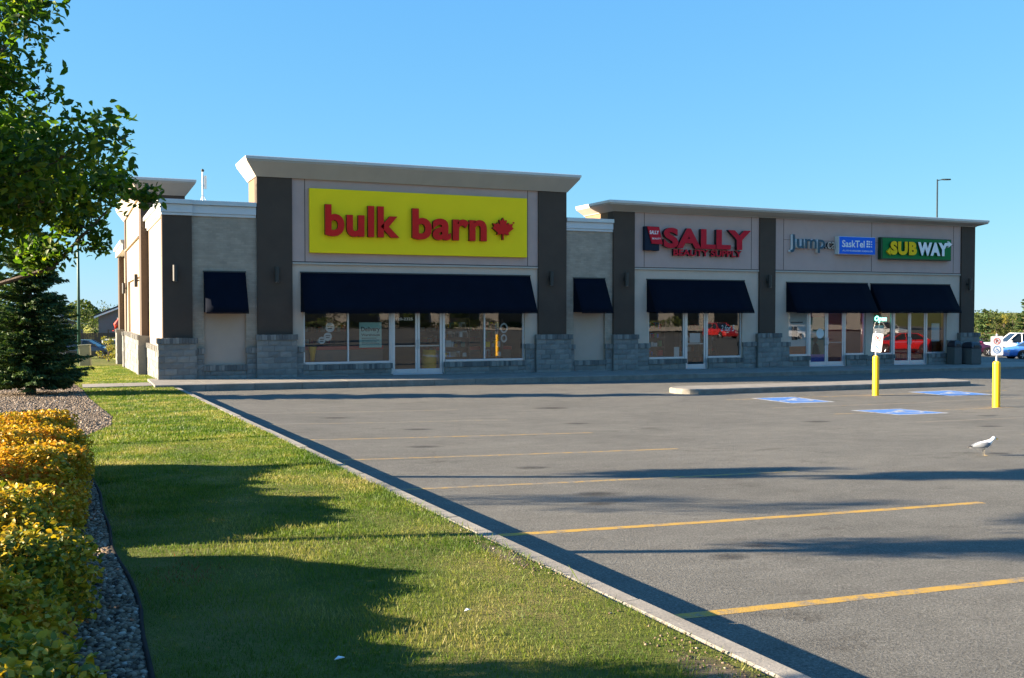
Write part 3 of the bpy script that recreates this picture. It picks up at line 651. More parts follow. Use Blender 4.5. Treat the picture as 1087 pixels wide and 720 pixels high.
# sandwich shop: added red booths imitating the reflection of a car
def standin(x, label):
    t = thing('standin', label, 'standin', (x, 37.0, -.18), 0)
    mb = MB(); mb.box(x-.55, 36.8, -.18, x+.55, 37.25, .28); mb.build('seat', M['counter'], t, bevel=.03); mb = MB(); mb.box(x-.55, 37.253, -.18, x+.55, 37.4, .92); mb.build('backrest', M['counter'], t, bevel=.03)
standin(35.25, 'red upholstered booth imitating a car reflection in left door of green sign shop'); standin(36.5, 'red upholstered booth imitating a car reflection in right door of green sign shop'); standin(37.7, 'red upholstered booth imitating a car reflection in the rightmost window')
mn = MB(); mn.box(33.9, 41.9, 1.45, 38.4, 41.97, 2.5); o = mn.build('menu_board', M['menu']); tag(o, 'lit amber menu board at the back of green sign shop', 'menu board')
for i in range(5):
    f = MB(); f.box(33.88+i*.9, 41.86, 1.42, 33.94+i*.9, 41.899, 2.53); f.build('divider', M['bronze'], o)
ban = MB(); ban.box(30.1, 39.6, 1.1, 33.0, 39.66, 1.55); o = ban.build('lit_banner', M['bannerred']); tag(o, 'glowing red and blue banner hanging inside the phone shop', 'banner')
b2 = MB(); b2.box(30.1, 39.6, 1.553, 33.0, 39.66, 1.85); b2.build('blue_strip', M['bannerblue'], o); 
b3 = MB(); b3.box(30.1, 39.6, .75, 33.0, 39.66, 1.097); b3.build('cream_strip', M['menu'], o)

# posters and writing on the glass (inside face)
def poster(label, x0, x1, z0, z1, mat, y=Y0+.135, name='window_poster'):
    mb = MB(); mb.box(x0, y, z0, x1, y+.006, z1); o = mb.build(name, M[mat]); return tag(o, label, 'poster')
o = poster('pale green job poster with dark heading in second window from left', 9.63, 10.47, .94, 1.86, 'poster_g')
text_obj('heading', 'Delivery', 9.70, 10.40, 1.48, 1.70, Y0+.135, .004, M['ink'], o, fat=.02)
text_obj('subheading', 'Warehouse', 9.70, 10.40, 1.36, 1.45, Y0+.135, .004, M['ink'], o, fat=.02)
for k in range(4):
    mb = MB(); mb.box(9.72, Y0+.131, 1.06+k*.07, 10.38-.1*(k % 2), Y0+.134, 1.08+k*.07); mb.build('text_line', M['ink'], o)
for i, (x, z, r) in enumerate(((8.55, 1.68, .17), (8.47, 1.35, .15), (8.25, 1.22, .13))):
    mb = MB(); mb.lathe([(r, 0), (r, .006)], (x, Y0+.13, z), 24, ax='y')
    o = mb.build('window_decal', M['poster_w']); tag(o, ['largest round white decal in leftmost window, topmost of three', 'middle round white decal of three in leftmost window', 'smallest round white decal in leftmost window, lowest of three'][i], 'decal', 'round decals in leftmost window')
    d = MB(); d.box(x-r*.55, Y0+.126, z+.02, x+r*.55, Y0+.129, z+.05); d.box(x-r*.45, Y0+.126, z-.05, x+r*.45, Y0+.129, z-.02); d.build('print', M['ink'], o)
for i, (z, r) in enumerate(((1.62, .2), (1.22, .16))):
    mb = MB(); n = 24
    mb.raw([(15.35+rr*math.cos(2*math.pi*k/n)*.8, Y0+.13, z+rr*math.sin(2*math.pi*k/n)) for rr in (r, r-.07) for k in range(n)], [(k, (k+1) % n, n+(k+1) % n, n+k) for k in range(n)])
    tag(mb.build('window_decal', M['poster_w']), ['upper pale ring decal on window beside right pilaster', 'lower pale ring decal on window beside right pilaster'][i], 'decal', 'ring decals')
tag(text_obj('door_number', '120-2325', 11.0, 11.65, 1.93, 2.03, Y0+.07, .003, M['white'], fat=.01), 'small white number lettered across the left entrance door', 'lettering')
tag(text_obj('window_writing', '2 for 5', 25.35, 26.05, 1.42, 1.68, Y0+.105, .003, M['poster_w'], fat=.005, shear=.2), 'white hand lettered offer on window right of red store door', 'lettering')
poster('white notice sheet with pink strip on the narrow red store door', 23.78, 24.3, .95, 1.35, 'poster_w', Y0+.08)
poster('small white notice at foot of window left of red store door', 23.05, 23.3, .38, .78, 'poster_w')
o = poster('white phone poster with orange foot in window left of phone shop door', 28.9, 29.87, .38, 2.3, 'poster_w')
mb = MB(); mb.box(28.9, Y0+.13, .38, 29.87, Y0+.134, .72); mb.build('orange_foot', M['orange'], o)
mb = MB(); mb.box(29.1, Y0+.13, 1.0, 29.42, Y0+.134, 1.6); mb.box(29.44, Y0+.13, 1.05, 29.66, Y0+.134, 1.3); mb.box(29.05, Y0+.13, 1.76, 29.7, Y0+.134, 1.80); mb.build('phone_print', M['ink'], o)
o = poster('teal poster of a person covering the left phone shop door', 30.09, 30.87, .03, 2.0, 'poster_teal', Y0+.08)
mb = MB(); mb.box(30.09, Y0+.076, .03, 30.87, Y0+.079, .35); mb.build('violet_foot', M['violet'], o)
mb = MB(); mb.lathe([(.13, 0), (.13, .003)], (30.35, Y0+.075, 1.0), 16, ax='y'); mb.prism([(30.15, .36), (30.62, .36), (30.5, .8), (30.38, .88), (30.25, .8)], 'y', Y0+.075, Y0+.078); mb.build('figure_print', M['skin'], o)
mb = MB(); mb.lathe([(.22, 0), (.22, .003)], (30.62, Y0+.073, 1.28), 20, ax='y'); mb.build('round_print', M['poster_w'], o)
poster('white notice sheet in the rightmost window', 37.25, 37.75, .85, 1.7, 'poster_w')
poster('pale photo sheet under the glowing open sign', 33.75, 34.35, 1.1, 1.62, 'poster_w')
os_ = thing('open_sign', 'glowing green open sign in window beside green sign shop door', 'sign', (34.2, Y0+.2, 1.9))
mb = MB(); mb.box(33.7, Y0+.2, 1.68, 34.7, Y0+.24, 2.12); mb.build('backing', M['black'], os_)
text_obj('neon_lettering', 'Open', 33.85, 34.55, 1.75, 2.06, Y0+.198, .02, M['neon'], os_, fat=.03, shear=.15)

# ------------------------------------------------------------------ awnings, lamps
AW = 'navy awnings along the shop fronts'
def awning(x0, x1, zt, label, zb=2.23, p=.75):
    t = thing('awning', label, 'awning', ((x0+x1)/2, Y0, zb), 0, AW); y = Y0-.003; n = max(4, int((x1-x0)/.5)); m = 6
    mb = MB(); vs = []
    for k in range(m+1):
        for i in range(n+1):
            s = k/m; sag = .012*math.sin(math.pi*s)*(1-.5*math.cos(2*math.pi*i/n*(n//2)))
            vs.append((x0+(x1-x0)*i/n, y-.03-(p-.03)*s+sag, zt+(zb-zt)*s))
    mb.raw(vs, [(k*(n+1)+i, k*(n+1)+i+1, (k+1)*(n+1)+i+1, (k+1)*(n+1)+i) for k in range(m) for i in range(n)])
    o = mb.build('canopy', M['navy'], t, smooth=True); sd = o.modifiers.new('cloth', 'SOLIDIFY'); sd.thickness = .012; sd.offset = -1
    for x in (x0, x1-.012):
        s = MB(); s.prism([(y, zt), (y-.03, zt), (y-p, zb), (y, zb)], 'x', x+.002, x+.010); s.build('side_panel', M['navy'], t)
    v = MB(); v.box(x0, y-p-.004, zb-.045, x1, y-p+.012, zb-.003); v.build('hem', M['navy'], t)
    fr = MB()
    for x in [x0+.03+(x1-x0-.06)*i/max(1, round((x1-x0)/2.2)) for i in range(max(1, round((x1-x0)/2.2))+1)]:
        fr.tube([(x, y-.03, zt-.05), (x, y-p+.04, zb+.02)], .016, 6); fr.tube([(x, y-.02, zb+.02), (x, y-p+.04, zb+.02)], .016, 6)
    fr.build('frame', M['alu'], t)
    hd = MB(); hd.box(x0-.02, Y0-.05, zt+.004, x1+.02, Y0-.003, zt+.05); hd.build('head_flashing', M['bronze'], t)
awning(4.16, 5.56, 3.60, 'small navy awning over blank panel near the left corner')
awning(7.47, 16.38, 3.62, 'longest navy awning above the entrance under the yellow sign')
awning(18.28, 19.68, 3.56, 'small navy awning over blank panel between the two sign blocks')
awning(21.64, 26.45, 3.55, 'navy awning below the red store letters')
awning(28.68, 33.20, 3.51, 'navy awning below the blue phone store sign')
awning(33.40, 38.20, 3.50, 'navy awning below the green sandwich shop sign, rightmost')
WL = 'dark wall lamps on the pilasters'
def wall_lamp(x, y, z, label, side=False):
    t = thing('wall_lamp', label, 'wall lamp', (x, y, z), R(-90) if side else 0, WL)
    for nm, mb, mt in (('back_plate', MB().box(-.05, -.03, -.08, .05, 0, .08), 'bronze'), ('arm', MB().box(-.025, -.09, -.03, .025, -.03, .03), 'bronze'),
                   ('cylinder', MB().lathe([(.075, -.27), (.082, -.265), (.082, .265), (.075, .27)], (0, -.17, 0), 18), 'bronze')):
        mb.build(nm, M[mt], t, local=True)
    l = MB().lathe([(.06, -.275), (.06, -.272)], (0, -.17, 0), 14); l.build('lens', M['lamp_clear'], t, local=True)
for x, l in ((3.22, 'dark cylinder wall lamp on the left corner pilaster'), (6.6, 'dark cylinder wall lamp on pilaster left of the yellow sign'), (17.2, 'dark cylinder wall lamp on pilaster right of the yellow sign'),
             (20.55, 'dark cylinder wall lamp on pilaster left of the red store letters'), (27.6, 'dark cylinder wall lamp on pilaster right of the red store letters'), (39.25, 'dark cylinder wall lamp on the rightmost pilaster')):
    wall_lamp(x, 36.1, 3.55, l)
wall_lamp(2.66, 45.4, 3.55, 'dark wall lamp on sunlit side wall, nearer one', True); wall_lamp(2.66, 56.0, 3.45, 'dark wall lamp on sunlit side wall, farther one', True)

# ------------------------------------------------------------------ signs
YS = Y0-.03
t = thing('store_sign', 'large yellow panel sign with red lowercase letters and maple leaf', 'sign', (12, YS, 4.3))
MB().box(7.77, YS-.14, 4.34, 16.2, YS-.004, 6.62).build('panel', M['yellow'], t, bevel=.015)
yb = YS-.142
text_obj('letters', 'bulk', 8.29, 11.02, 4.93, 6.06, yb, .16, [M['red'], M['darkred']], t, fat=.034, spacing=1.06)
text_obj('letters', 'barn', 11.52, 14.46, 4.90, 6.04, yb, .16, [M['red'], M['darkred']], t, fat=.034, spacing=1.06)
leaf = [(0, 1), (.13, .72), (.30, .82), (.25, .38), (.45, .60), (.50, .46), (.80, .52), (.70, .26), (.84, .14), (.42, -.22), (.48, -.40), (.05, -.34), (.05, -.8)]
leaf = leaf+[(-x, y) for x, y in leaf[::-1] if x > 0]
mb = MB(); P = [(15.13+x*.52, 5.36+y*.47) for x, y in leaf]; n = len(P)
mb.raw([(x, yb-.16, z) for x, z in P]+[(x, yb, z) for x, z in P]+[(15.13, yb-.16, 5.36)], [(i, (i+1) % n, 2*n) for i in range(n)]+[(i, i+n, (i+1) % n+n, (i+1) % n) for i in range(n)])
o = mb.build('maple_leaf', [M['red'], M['darkred']], t); o.data.polygons.foreach_set('material_index', [0 if abs(p.normal.y) > .7 else 1 for p in o.data.polygons])
mb = MB(); mb.lathe([(.035, -.03), (.035, 0)], (15.62, yb, 5.66), 12, ax='y'); mb.build('trademark_dot', M['red'], t)

t = thing('store_sign', 'red block capitals sign with navy and red square logo box', 'sign', (24, YS, 4.6))
MB().box(21.42, YS-.2, 4.74, 22.1, YS-.004, 5.72).build('logo_box', M['signnavy'], t, bevel=.015)
o = MB().prism([(21.5, 5.72), (22.05, 5.69), (22.22, 5.0), (21.72, 5.02)], 'y', YS-.26, YS-.203).build('logo_panel', M['sallyred'], t)
text_obj('logo_lettering', 'SALLY', 21.60, 22.03, 5.40, 5.55, YS-.262, .008, M['white'], o, fat=.02)
text_obj('logo_lettering', 'BEAUTY', 21.72, 22.12, 5.19, 5.26, YS-.262, .008, M['white'], o)
text_obj('letters', 'SALLY', 22.30, 26.62, 4.86, 5.70, YS-.05, .16, [M['sallyred'], M['black']], t, fat=.045, spacing=1.06)
text_obj('letters', 'BEAUTY SUPPLY', 22.8, 26.2, 4.56, 4.83, YS-.03, .13, [M['sallyred'], M['black']], t, fat=.03, spacing=1.02)
MB().box(22.5, YS-.045, 5.0, 26.4, YS-.006, 5.08).build('raceway', M['stucco_taupe'], t)

t = thing('store_sign', 'pale channel letters sign with dark edges beside blue box sign', 'sign', (30, YS, 4.8))
text_obj('letters', 'Jump', 28.72, 30.62, 4.83, 5.62, YS-.03, .15, [M['jumpface'], M['white']], t, fat=.02, spacing=1.0)
text_obj('letters', '.ca', 30.68, 31.22, 5.04, 5.34, YS-.03, .1, [M['stucco_light'], M['signnavy']], t, fat=.0)
t = thing('store_sign', 'blue box sign with white lettering and dotted logo', 'sign', (32.3, YS, 4.8))
MB().box(31.28, YS-.3, 4.80, 33.36, YS-.006, 5.60).build('cabinet', M['poster_w'], t, bevel=.02)
f = MB().box(31.30, YS-.312, 4.82, 33.34, YS-.302, 5.58).build('face', M['telblue'], t)
yf = YS-.313
text_obj('lettering', 'SaskTel', 31.45, 32.72, 5.12, 5.43, yf, .008, M['white'], f, fat=.015)
text_obj('lettering', 'AUTHORIZED DEALER', 31.47, 33.2, 4.93, 5.0, yf, .006, M['white'], f)
d = MB()
for i in range(3):
    for k in range(3): d.box(32.84+i*.13, yf-.006, 5.14+k*.11, 32.84+i*.13+.1-.025*i, yf-.0005, 5.14+k*.11+.075-.012*i)
d.build('dotted_logo', M['white'], f)
t = thing('store_sign', 'green box sign with yellow and white sandwich shop capitals', 'sign', (36, YS, 4.6))
MB().box(33.78, YS-.22, 4.63, 38.04, YS-.006, 5.64).build('cabinet', M['subdark'], t, bevel=.02)
f = MB().box(33.86, YS-.232, 4.69, 37.99, YS-.222, 5.60).build('face', M['subgreen'], t)
yf = YS-.233
text_obj('letters', 'SUB', 34.22, 35.80, 4.84, 5.46, yf, .1, [M['subyellow'], M['subdark']], f, fat=.062, spacing=1.16)
text_obj('letters', 'WAY', 35.86, 37.72, 4.84, 5.46, yf, .1, [M['white'], M['subdark']], f, fat=.062, spacing=1.1)
MB().prism([(34.02, 4.98), (34.24, 5.16), (34.24, 5.06), (34.5, 5.02), (34.5, 4.89), (34.24, 4.91), (34.24, 4.82)], 'y', yf-.09, yf-.0005).build('arrow', M['subyellow'], f)
MB().prism([(37.98, 5.40), (37.76, 5.55), (37.76, 5.47), (37.52, 5.46), (37.52, 5.34), (37.76, 5.33), (37.76, 5.25)], 'y', yf-.09, yf-.0005).build('arrow', M['white'], f)

# roof aerial
t = thing('roof_antenna', 'grey antenna mast on the low roof near the left corner', 'antenna', (4.22, 36.75, 6.03))
MB().tube([(4.22, 36.75, 6.0), (4.22, 36.75, 7.1)], .022, 8).build('mast', M['galv'], t)
a = MB(); a.tube([(4.30, 36.75, 6.5), (4.30, 36.75, 6.95)], .05, 8); a.box(4.2, 36.73, 6.6, 4.3, 36.77, 6.64); a.build('radio_box', M['galv'], t)
MB().lathe([(.02, -.05), (.05, -.03), (.055, .0), (.04, .04), (.01, .055)], (4.22, 36.75, 7.13), 12).build('cap', M['darkpole'], t)
MB().box(4.08, 36.62, 6.03, 4.38, 36.88, 6.06).build('base_plate', M['galv'], t)
a = MB(); a.tube([(4.12, 36.66, 6.06), (4.22, 36.75, 6.3)], .012, 6); a.tube([(4.33, 36.66, 6.06), (4.22, 36.75, 6.3)], .012, 6); a.build('brace', M['galv'], t)

# bins by the right-hand end
def bin_(x, y, w, h, label):
    z = zs(x); t = thing('trash_bin', label, 'bin', (x, y, z)); a = MB(); q = w/2
    a.rings([[(x+sx*k, y+sy*k, z+zz) for sx, sy in ((-1, -1), (1, -1), (1, 1), (-1, 1))] for k, zz in ((q*.94, 0), (q, .05), (q, h*.72))]); a.build('body', M['bin'], t, bevel=.02)
    b = MB(); b.rings([[(x+sx*k, y+sy*k, z+zz) for sx, sy in ((-1, -1), (1, -1), (1, 1), (-1, 1))] for k, zz in ((q*1.05, h*.725), (q*1.05, h*.8), (q*.8, h*.95), (q*.55, h))]); l = b.build('lid', M['binlid'], t, bevel=.02)
    c = MB().box(x-q*.5, y-q*1.08, z+h*.76, x+q*.5, y-q*.9, z+h*.86); c.build('flap', M['black'], l)
bin_(38.95, 35.55, .62, 1.05, 'squat dark stone bin with navy lid in front of the rightmost pilaster')
bin_(38.1, 35.75, .46, 1.12, 'slim dark bin beside the squat bin near the rightmost window')

# ------------------------------------------------------------------ bollards with parking signs
def bollard(x, y, label, tilt, turn, sz=(.3, .56), zb=1.31):
    z = lot(x, y); t = thing('parking_bollard', label, 'bollard', (x, y, z), 0, 'yellow bollards at the accessible stalls')
    MB().lathe([(.095, -.1), (.095, 1.14), (.088, 1.17), (.06, 1.195), (.02, 1.205)], (0, 0, 0), 24).build('post', M['safety'], t, local=True, smooth=False)
    MB().box(-.022, -.012, 1.15, .022, .012, zb+sz[1]+.06).build('sign_post', M['galv'], t, local=True)
    w, h = sz[0]/2, sz[1]; r = .035
    out = [(sx*(w-r)+r*math.cos(a), sz_+r*math.sin(a)) for sx, sz_, a0 in ((1, h-r, 0), (-1, h-r, 90), (-1, r, 180), (1, r, 270)) for a in [R(a0+q) for q in (0, 30, 60, 90)]]
    p = MB().prism(out, 'y', -.02, -.016).build('sign_panel', M['white'], t, local=True)
    p.location = (0, 0, zb); p.rotation_euler = (0, R(tilt), R(turn))
    ring = MB(); n = 24; c = (0, h*.74)
    for rr0, rr1 in ((.085, .068),):
        ring.raw([(c[0]+rr*math.cos(2*math.pi*k/n), -.0225, c[1]+rr*math.sin(2*math.pi*k/n)) for rr in (rr0, rr1) for k in range(n)], [(k, (k+1) % n, n+(k+1) % n, n+k) for k in range(n)])
    ring.raw([(-.06, -.024, c[1]+.05), (-.05, -.024, c[1]+.06), (.06, -.024, c[1]-.05), (.05, -.024, c[1]-.06)], [(0, 1, 2, 3)])
    ring.build('prohibition_ring', M['signred'], p, local=True)
    text_obj('letter', 'P', -.03, .035, c[1]-.045, c[1]+.045, -.0205, .001, M['ink'], p, fat=.03, local=True)
    sq = MB(); n = 24; cc = (0, h*.30)
    sq.raw([(cc[0]+rr*math.cos(2*math.pi*k/n), -.022, cc[1]+rr*math.sin(2*math.pi*k/n)) for rr in (.1, .082) for k in range(n)], [(k, (k+1) % n, n+(k+1) % n, n+k) for k in range(n)])
    wheelchair(sq, cc[0], cc[1], .14, lambda u, v: (u, -.0235, v)); sq.build('accessible_symbol', M['signblue'], p, local=True)
bollard(22.2, 23.8, 'yellow bollard whose white sign leans and turns, farther of the two', 6, -36)
bollard(22.1, 19.35, 'yellow bollard with upright white sign, nearer of the two', -1.5, -26, (.31, .5), 1.35)

# ------------------------------------------------------------------ gull
gz = lot(12.74, 11.39)
t = thing('gull', 'white gull with grey wings and black tail tip standing on asphalt', 'gull', (12.74, 11.39, gz), R(-23.4)); t.scale = (.94,)*3
st = [(-.225, .128, .012, .006), (-.17, .138, .026, .018), (-.10, .152, .052, .042), (-.02, .164, .068, .062), (.06, .182, .066, .066), (.11, .208, .05, .054), (.138, .24, .036, .042), (.152, .266, .034, .037), (.172, .280, .034, .034), (.192, .279, .026, .026), (.208, .275, .011, .013), (.235, .271, .008, .010), (.25, .264, .002, .004)]
b = MB(); rr = [[(x, ry*math.cos(2*math.pi*k/14), z+rz*math.sin(2*math.pi*k/14)) for k in range(14)] for x, z, ry, rz in st]; b.rings(rr)
o = b.build('body', [M['white'], M['safety'], M['black']], t, local=True, smooth=True)
o.data.polygons.foreach_set('material_index', [2 if p.center.x < -.20 else (1 if p.center.x > .205 else 0) for p in o.data.polygons])
for s in (-1, 1):
    w = MB(); w.rings([[(x, s*(y+ry*math.cos(2*math.pi*k/10)), z+rz*math.sin(2*math.pi*k/10)) for k in range(10)] for x, y, z, ry, rz in ((.10, .050, .19, .012, .02), (.05, .062, .185, .016, .045), (-.03, .060, .178, .016, .048), (-.11, .044, .165, .014, .034), (-.18, .024, .148, .010, .016), (-.255, .006, .132, .004, .005))])
    o = w.build('wing', [pm('gull_grey', (.20, .215, .235), .7, .08, 20) if s < 0 else bpy.data.materials['gull_grey'], M['black']], t, local=True, smooth=True)
    o.data.polygons.foreach_set('material_index', [1 if p.center.x < -.19 else 0 for p in o.data.polygons])
    l = MB(); l.tube([(.02, s*.025, .125), (.012, s*.025, .06), (.022, s*.025, .012)], [.007, .0035, .004], 6)
    l.raw([(.005, s*.025, .004), (.07, s*.025+.028, .003), (.075, s*.025, .003), (.07, s*.025-.028, .003), (.02, s*.025, .016)], [(0, 1, 4), (1, 2, 4), (2, 3, 4), (3, 0, 4)]); l.build('leg', M['line_worn'], t, local=True)
    MB().lathe([(.001, -.004), (.005, 0), (.001, .004)], (.178, s*.031, .286), 8, ax='y').build('eye', M['black'], t, local=True)

# ------------------------------------------------------------------ leaves, twigs, plants
def leafmesh(C, size, up=.3, asp=.42, droop=0., bias=None, fold=.25, fine=False):
    """C (n,3) centres -> folded diamond leaves"""
    n = len(C); d = rng.normal(size=(n, 3)); d[:, 2] = d[:, 2]*.6-droop
    if bias is not None: d += bias
    d /= np.linalg.norm(d, axis=1)[:, None]
    nn = rng.normal(size=(n, 3)); nn[:, 2] += up; s = np.cross(d, nn); s /= np.linalg.norm(s, axis=1)[:, None]+1e-9; u = np.cross(s, d)
    L = size*rng.uniform(.6, 1.3, n)[:, None]; w = L*asp*.5
    if not fine:
        p0 = C-d*L*.5; p2 = C+d*L*.5; m = C-d*L*.06
        V = np.stack([p0, m+s*w+u*w*fold*2, p2, m-s*w+u*w*fold*2], 1).reshape(-1, 3)
        b = np.arange(n)[:, None]*4
        return V, np.concatenate([b+np.array([[0, 1, 2]]), b+np.array([[0, 2, 3]])], 0)
    # a leaf with a rounded blade, cupped along the rib and curling at the tip
    cu = L*rng.uniform(-.06, .22, (n, 1)); p0 = C-d*L*.5; a = C-d*L*.17+u*cu*.5; c = C+d*L*.20+u*cu*.35; p2 = C+d*L*.5-u*cu*.5; f = w*fold*1.6
    V = np.stack([p0, a+s*w+u*f, a, a-s*w+u*f, c+s*w*.82+u*f*.8, c, c-s*w*.82+u*f*.8, p2], 1).reshape(-1, 3)
    b = np.arange(n)[:, None]*8
    F = np.concatenate([b+np.array([t]) for t in ([0, 2, 1], [0, 3, 2], [1, 2, 5], [1, 5, 4], [2, 3, 6], [2, 6, 5], [4, 5, 7], [5, 6, 7])], 0)
    return V, F
def tree(name, label, cat, x, y, z, th, H, rad, nleaf, lsize, mat='leaf', group=None, limbs=8, extra=(), squash=1., seed=0, trad=.07, lean=0., fine=False, spread=.13):
    rs = random.Random(seed); t = thing(name, label, cat, (x, y, z), 0, group)
    tr = MB(); top = z+H; pts = [(x+lean*q*q, y+rs.uniform(-.03, .03)*q, z-.1+(th+.8*(H-th))*q) for q in np.linspace(0, 1, 7)]
    tr.tube(pts, [trad*(1.25-.95*q) for q in np.linspace(0, 1, 7)], 9)
    tips = []
    def br(p, d, L, r, lv):
        q = [p]; dd = d.copy()
        for k in range(3):
            dd = (dd+Vector((rs.gauss(0, .16), rs.gauss(0, .16), rs.gauss(.04, .12)))).normalized(); q.append(q[-1]+dd*L/3)
        tr.tube(q, [r, r*.8, r*.6, r*.35], 5)
        tips.append((q[-1], lv)); tips.append((q[2], lv))
        if lv < 2:
            for k in range(rs.randint(3, 4)):
                b0 = q[rs.randint(1, 3)]
                nd = (dd+Vector((rs.gauss(0, .7), rs.gauss(0, .7), rs.gauss(.1, .5)))).normalized(); br(b0, nd, L*rs.uniform(.45, .65), r*.5, lv+1)
    for k in range(limbs):
        q = rs.uniform(.0, 1) if k > 1 else .05; h0 = th+(H-th)*.75*q; a = 2.4*k+rs.uniform(-.3, .3); e = .25+.9*q
        d = Vector((math.cos(a)*math.cos(e), math.sin(a)*math.cos(e), math.sin(e)))
        i = min(6, max(0, int((h0+.1)/(th+.8*(H-th))*6))); L = rad*(1.0-.35*q)*.75
        br(Vector((x+lean*((h0/H)**2), y, z+h0)), d, L, trad*.42*(1-.4*q), 0)
    for path, r in extra:                                    # hand-placed long limbs
        P = [Vector(p) for p in path]; tr.tube(P, [r*(1-.75*i/(len(P)-1)) for i in range(len(P))], 6)
        for i, p in enumerate(P[1:], 1):
            for k in range(4):
                d = Vector((rs.gauss(0, .8), rs.gauss(0, .8), rs.gauss(.25, .5))).normalized(); br(p, d, rad*.2, r*.35, 2)
    tr.build('trunk', M['bark'], t)
    P = np.array([tuple(p) for p, lv in tips]); wgt = np.array([1.4 if lv == 2 else .8 for p, lv in tips]); wgt /= wgt.sum()
    idx = rng.choice(len(P), nleaf, p=wgt); clus = rad*spread
    C = P[idx]+np.clip(rng.normal(size=(nleaf, 3)), -1.5, 1.5)*clus*np.array([1, 1, .8])
    V, F = leafmesh(C, lsize, up=.6, asp=.46, droop=.45, fine=fine)
    npmesh('crown', V, F, M[mat], t); return t
TG = 'street trees beside the hedge'
tree('shade_tree', 'leafy green tree whose trunk stands left of the frame, nearest the camera', 'tree', -1.55, 8.75, zk(8.75), 1.95, 7.4, 1.65, 42000, .075, group=TG, seed=3, trad=.06, limbs=12, fine=True, spread=.085,
     extra=(([(-1.5, 8.75, 2.3), (-1., 8.5, 3.1), (-.55, 8.35, 4.0), (-.35, 8.25, 4.7)], .025), ([(-1.5, 8.75, 2.2), (-.95, 8.45, 2.7), (-.5, 8.25, 3.3)], .022), ([(-1.5, 8.75, 3.), (-1.05, 8.55, 4.2), (-.7, 8.4, 5.2)], .022), ([(-1.5, 8.75, 2.1), (-1.1, 8.5, 2.5), (-.8, 8.4, 2.75)], .02)))
tree('shade_tree', 'leafy green tree with a long branch reaching over the side wall', 'tree', -1.5, 13.5, zk(13.5), 2.15, 8.4, 1.42, 36000, .095, group=TG, seed=11, trad=.08, limbs=14, fine=True, spread=.075,
     extra=(([(-1.45, 13.5, 2.35), (-.2, 12.85, 2.75), (.2, 12.65, 3.2), (.6, 12.45, 3.62)], .03), ([(-1.4, 13.5, 3.0), (-.9, 13.3, 3.7), (-.5, 13.1, 4.3)], .03), ([(-1.4, 13.5, 4.0), (-.9, 13.3, 5.0), (-.35, 13.05, 5.7), (-.05, 12.9, 6.2)], .03)))
tree('young_tree', 'thin young green tree left of the frame behind the shade trees', 'tree', -5.0, 12.3, zk(12.3), 2.3, 3.3, .75, 900, .08, seed=31, trad=.025)

def hedge(name, label, x0, x1, y0, y1, h, n, mat, lsize, seed=0, parent_grp=None):
    t = thing(name, label, name, ((x0+x1)/2, (y0+y1)/2, zk((y0+y1)/2)), 0)
    rs = np.random.default_rng(seed); xc, w, L = (x0+x1)/2, (x1-x0)/2, (y1-y0)
    # bumpy rounded section, denser near the skin
    q = rs.uniform(0, 1, n); yy = y0+L*q; a = rs.uniform(-.15, math.pi+.15, n); d = 1-np.abs(rs.normal(0, .16, n))
    lump = 1+.10*np.sin(yy*2.1+1.3*np.cos(a*2))+.06*np.sin(yy*5.3+a*3)+.05*np.sin(yy*9.7-a*5)
    endf = np.clip(np.minimum(q, 1-q)*L/.45, 0, 1)**.5
    ca, sa = np.cos(a), np.sin(a)
    X = xc+w*np.sign(ca)*np.abs(ca)**.55*d*lump*(.6+.4*endf); Z = np.maximum(.02, h*np.abs(np.sin(np.clip(a, 0, math.pi)))**.5*d*lump*(.55+.45*endf))
    Z = np.where((a < 0) | (a > math.pi), rs.uniform(.05, .4, n)*h, Z)
    G = np.array([zk(v) for v in yy]); C = np.stack([X, yy, G+Z], 1)
    V, F = leafmesh(C, lsize, up=1.1, asp=.62, droop=-.25, fine=True); npmesh('foliage', V, F, M[mat], t)
    st = MB(); r2 = random.Random(seed)
    for k in range(int(L*9)):
        x, y = r2.uniform(x0+.15*w, x1-.15*w), r2.uniform(y0+.1, y1-.1); z = zk(y)
        p = Vector((x, y, z-.05)); st.tube([p, p+Vector((r2.gauss(0, .06), r2.gauss(0, .06), h*.5)), p+Vector((r2.gauss(0, .13), r2.gauss(0, .13), h*.92))], [.012, .009, .004], 5)
    st.build('stems', M['bark'], t)
hedge('hedge', 'golden yellow clipped hedge, sunlit far half beside the gravel', -2.0, .03, 8.4, 13.6, .68, 85000, 'hedge_gold', .042, 5)
hedge('hedge', 'green and gold hedge with a shaded side, nearest the camera', -2.0, -.04, 2.3, 7.95, .61, 95000, 'hedge_near', .040, 6)

hedge('shrub', 'unseen green shrub left of the frame, added to shade the near hedge', -3.7, -2.9, 2.7, 6.1, 1.9, 11000, 'hedge_near', .08, 8)  # out of view, added and sized to shade the near hedge and lawn

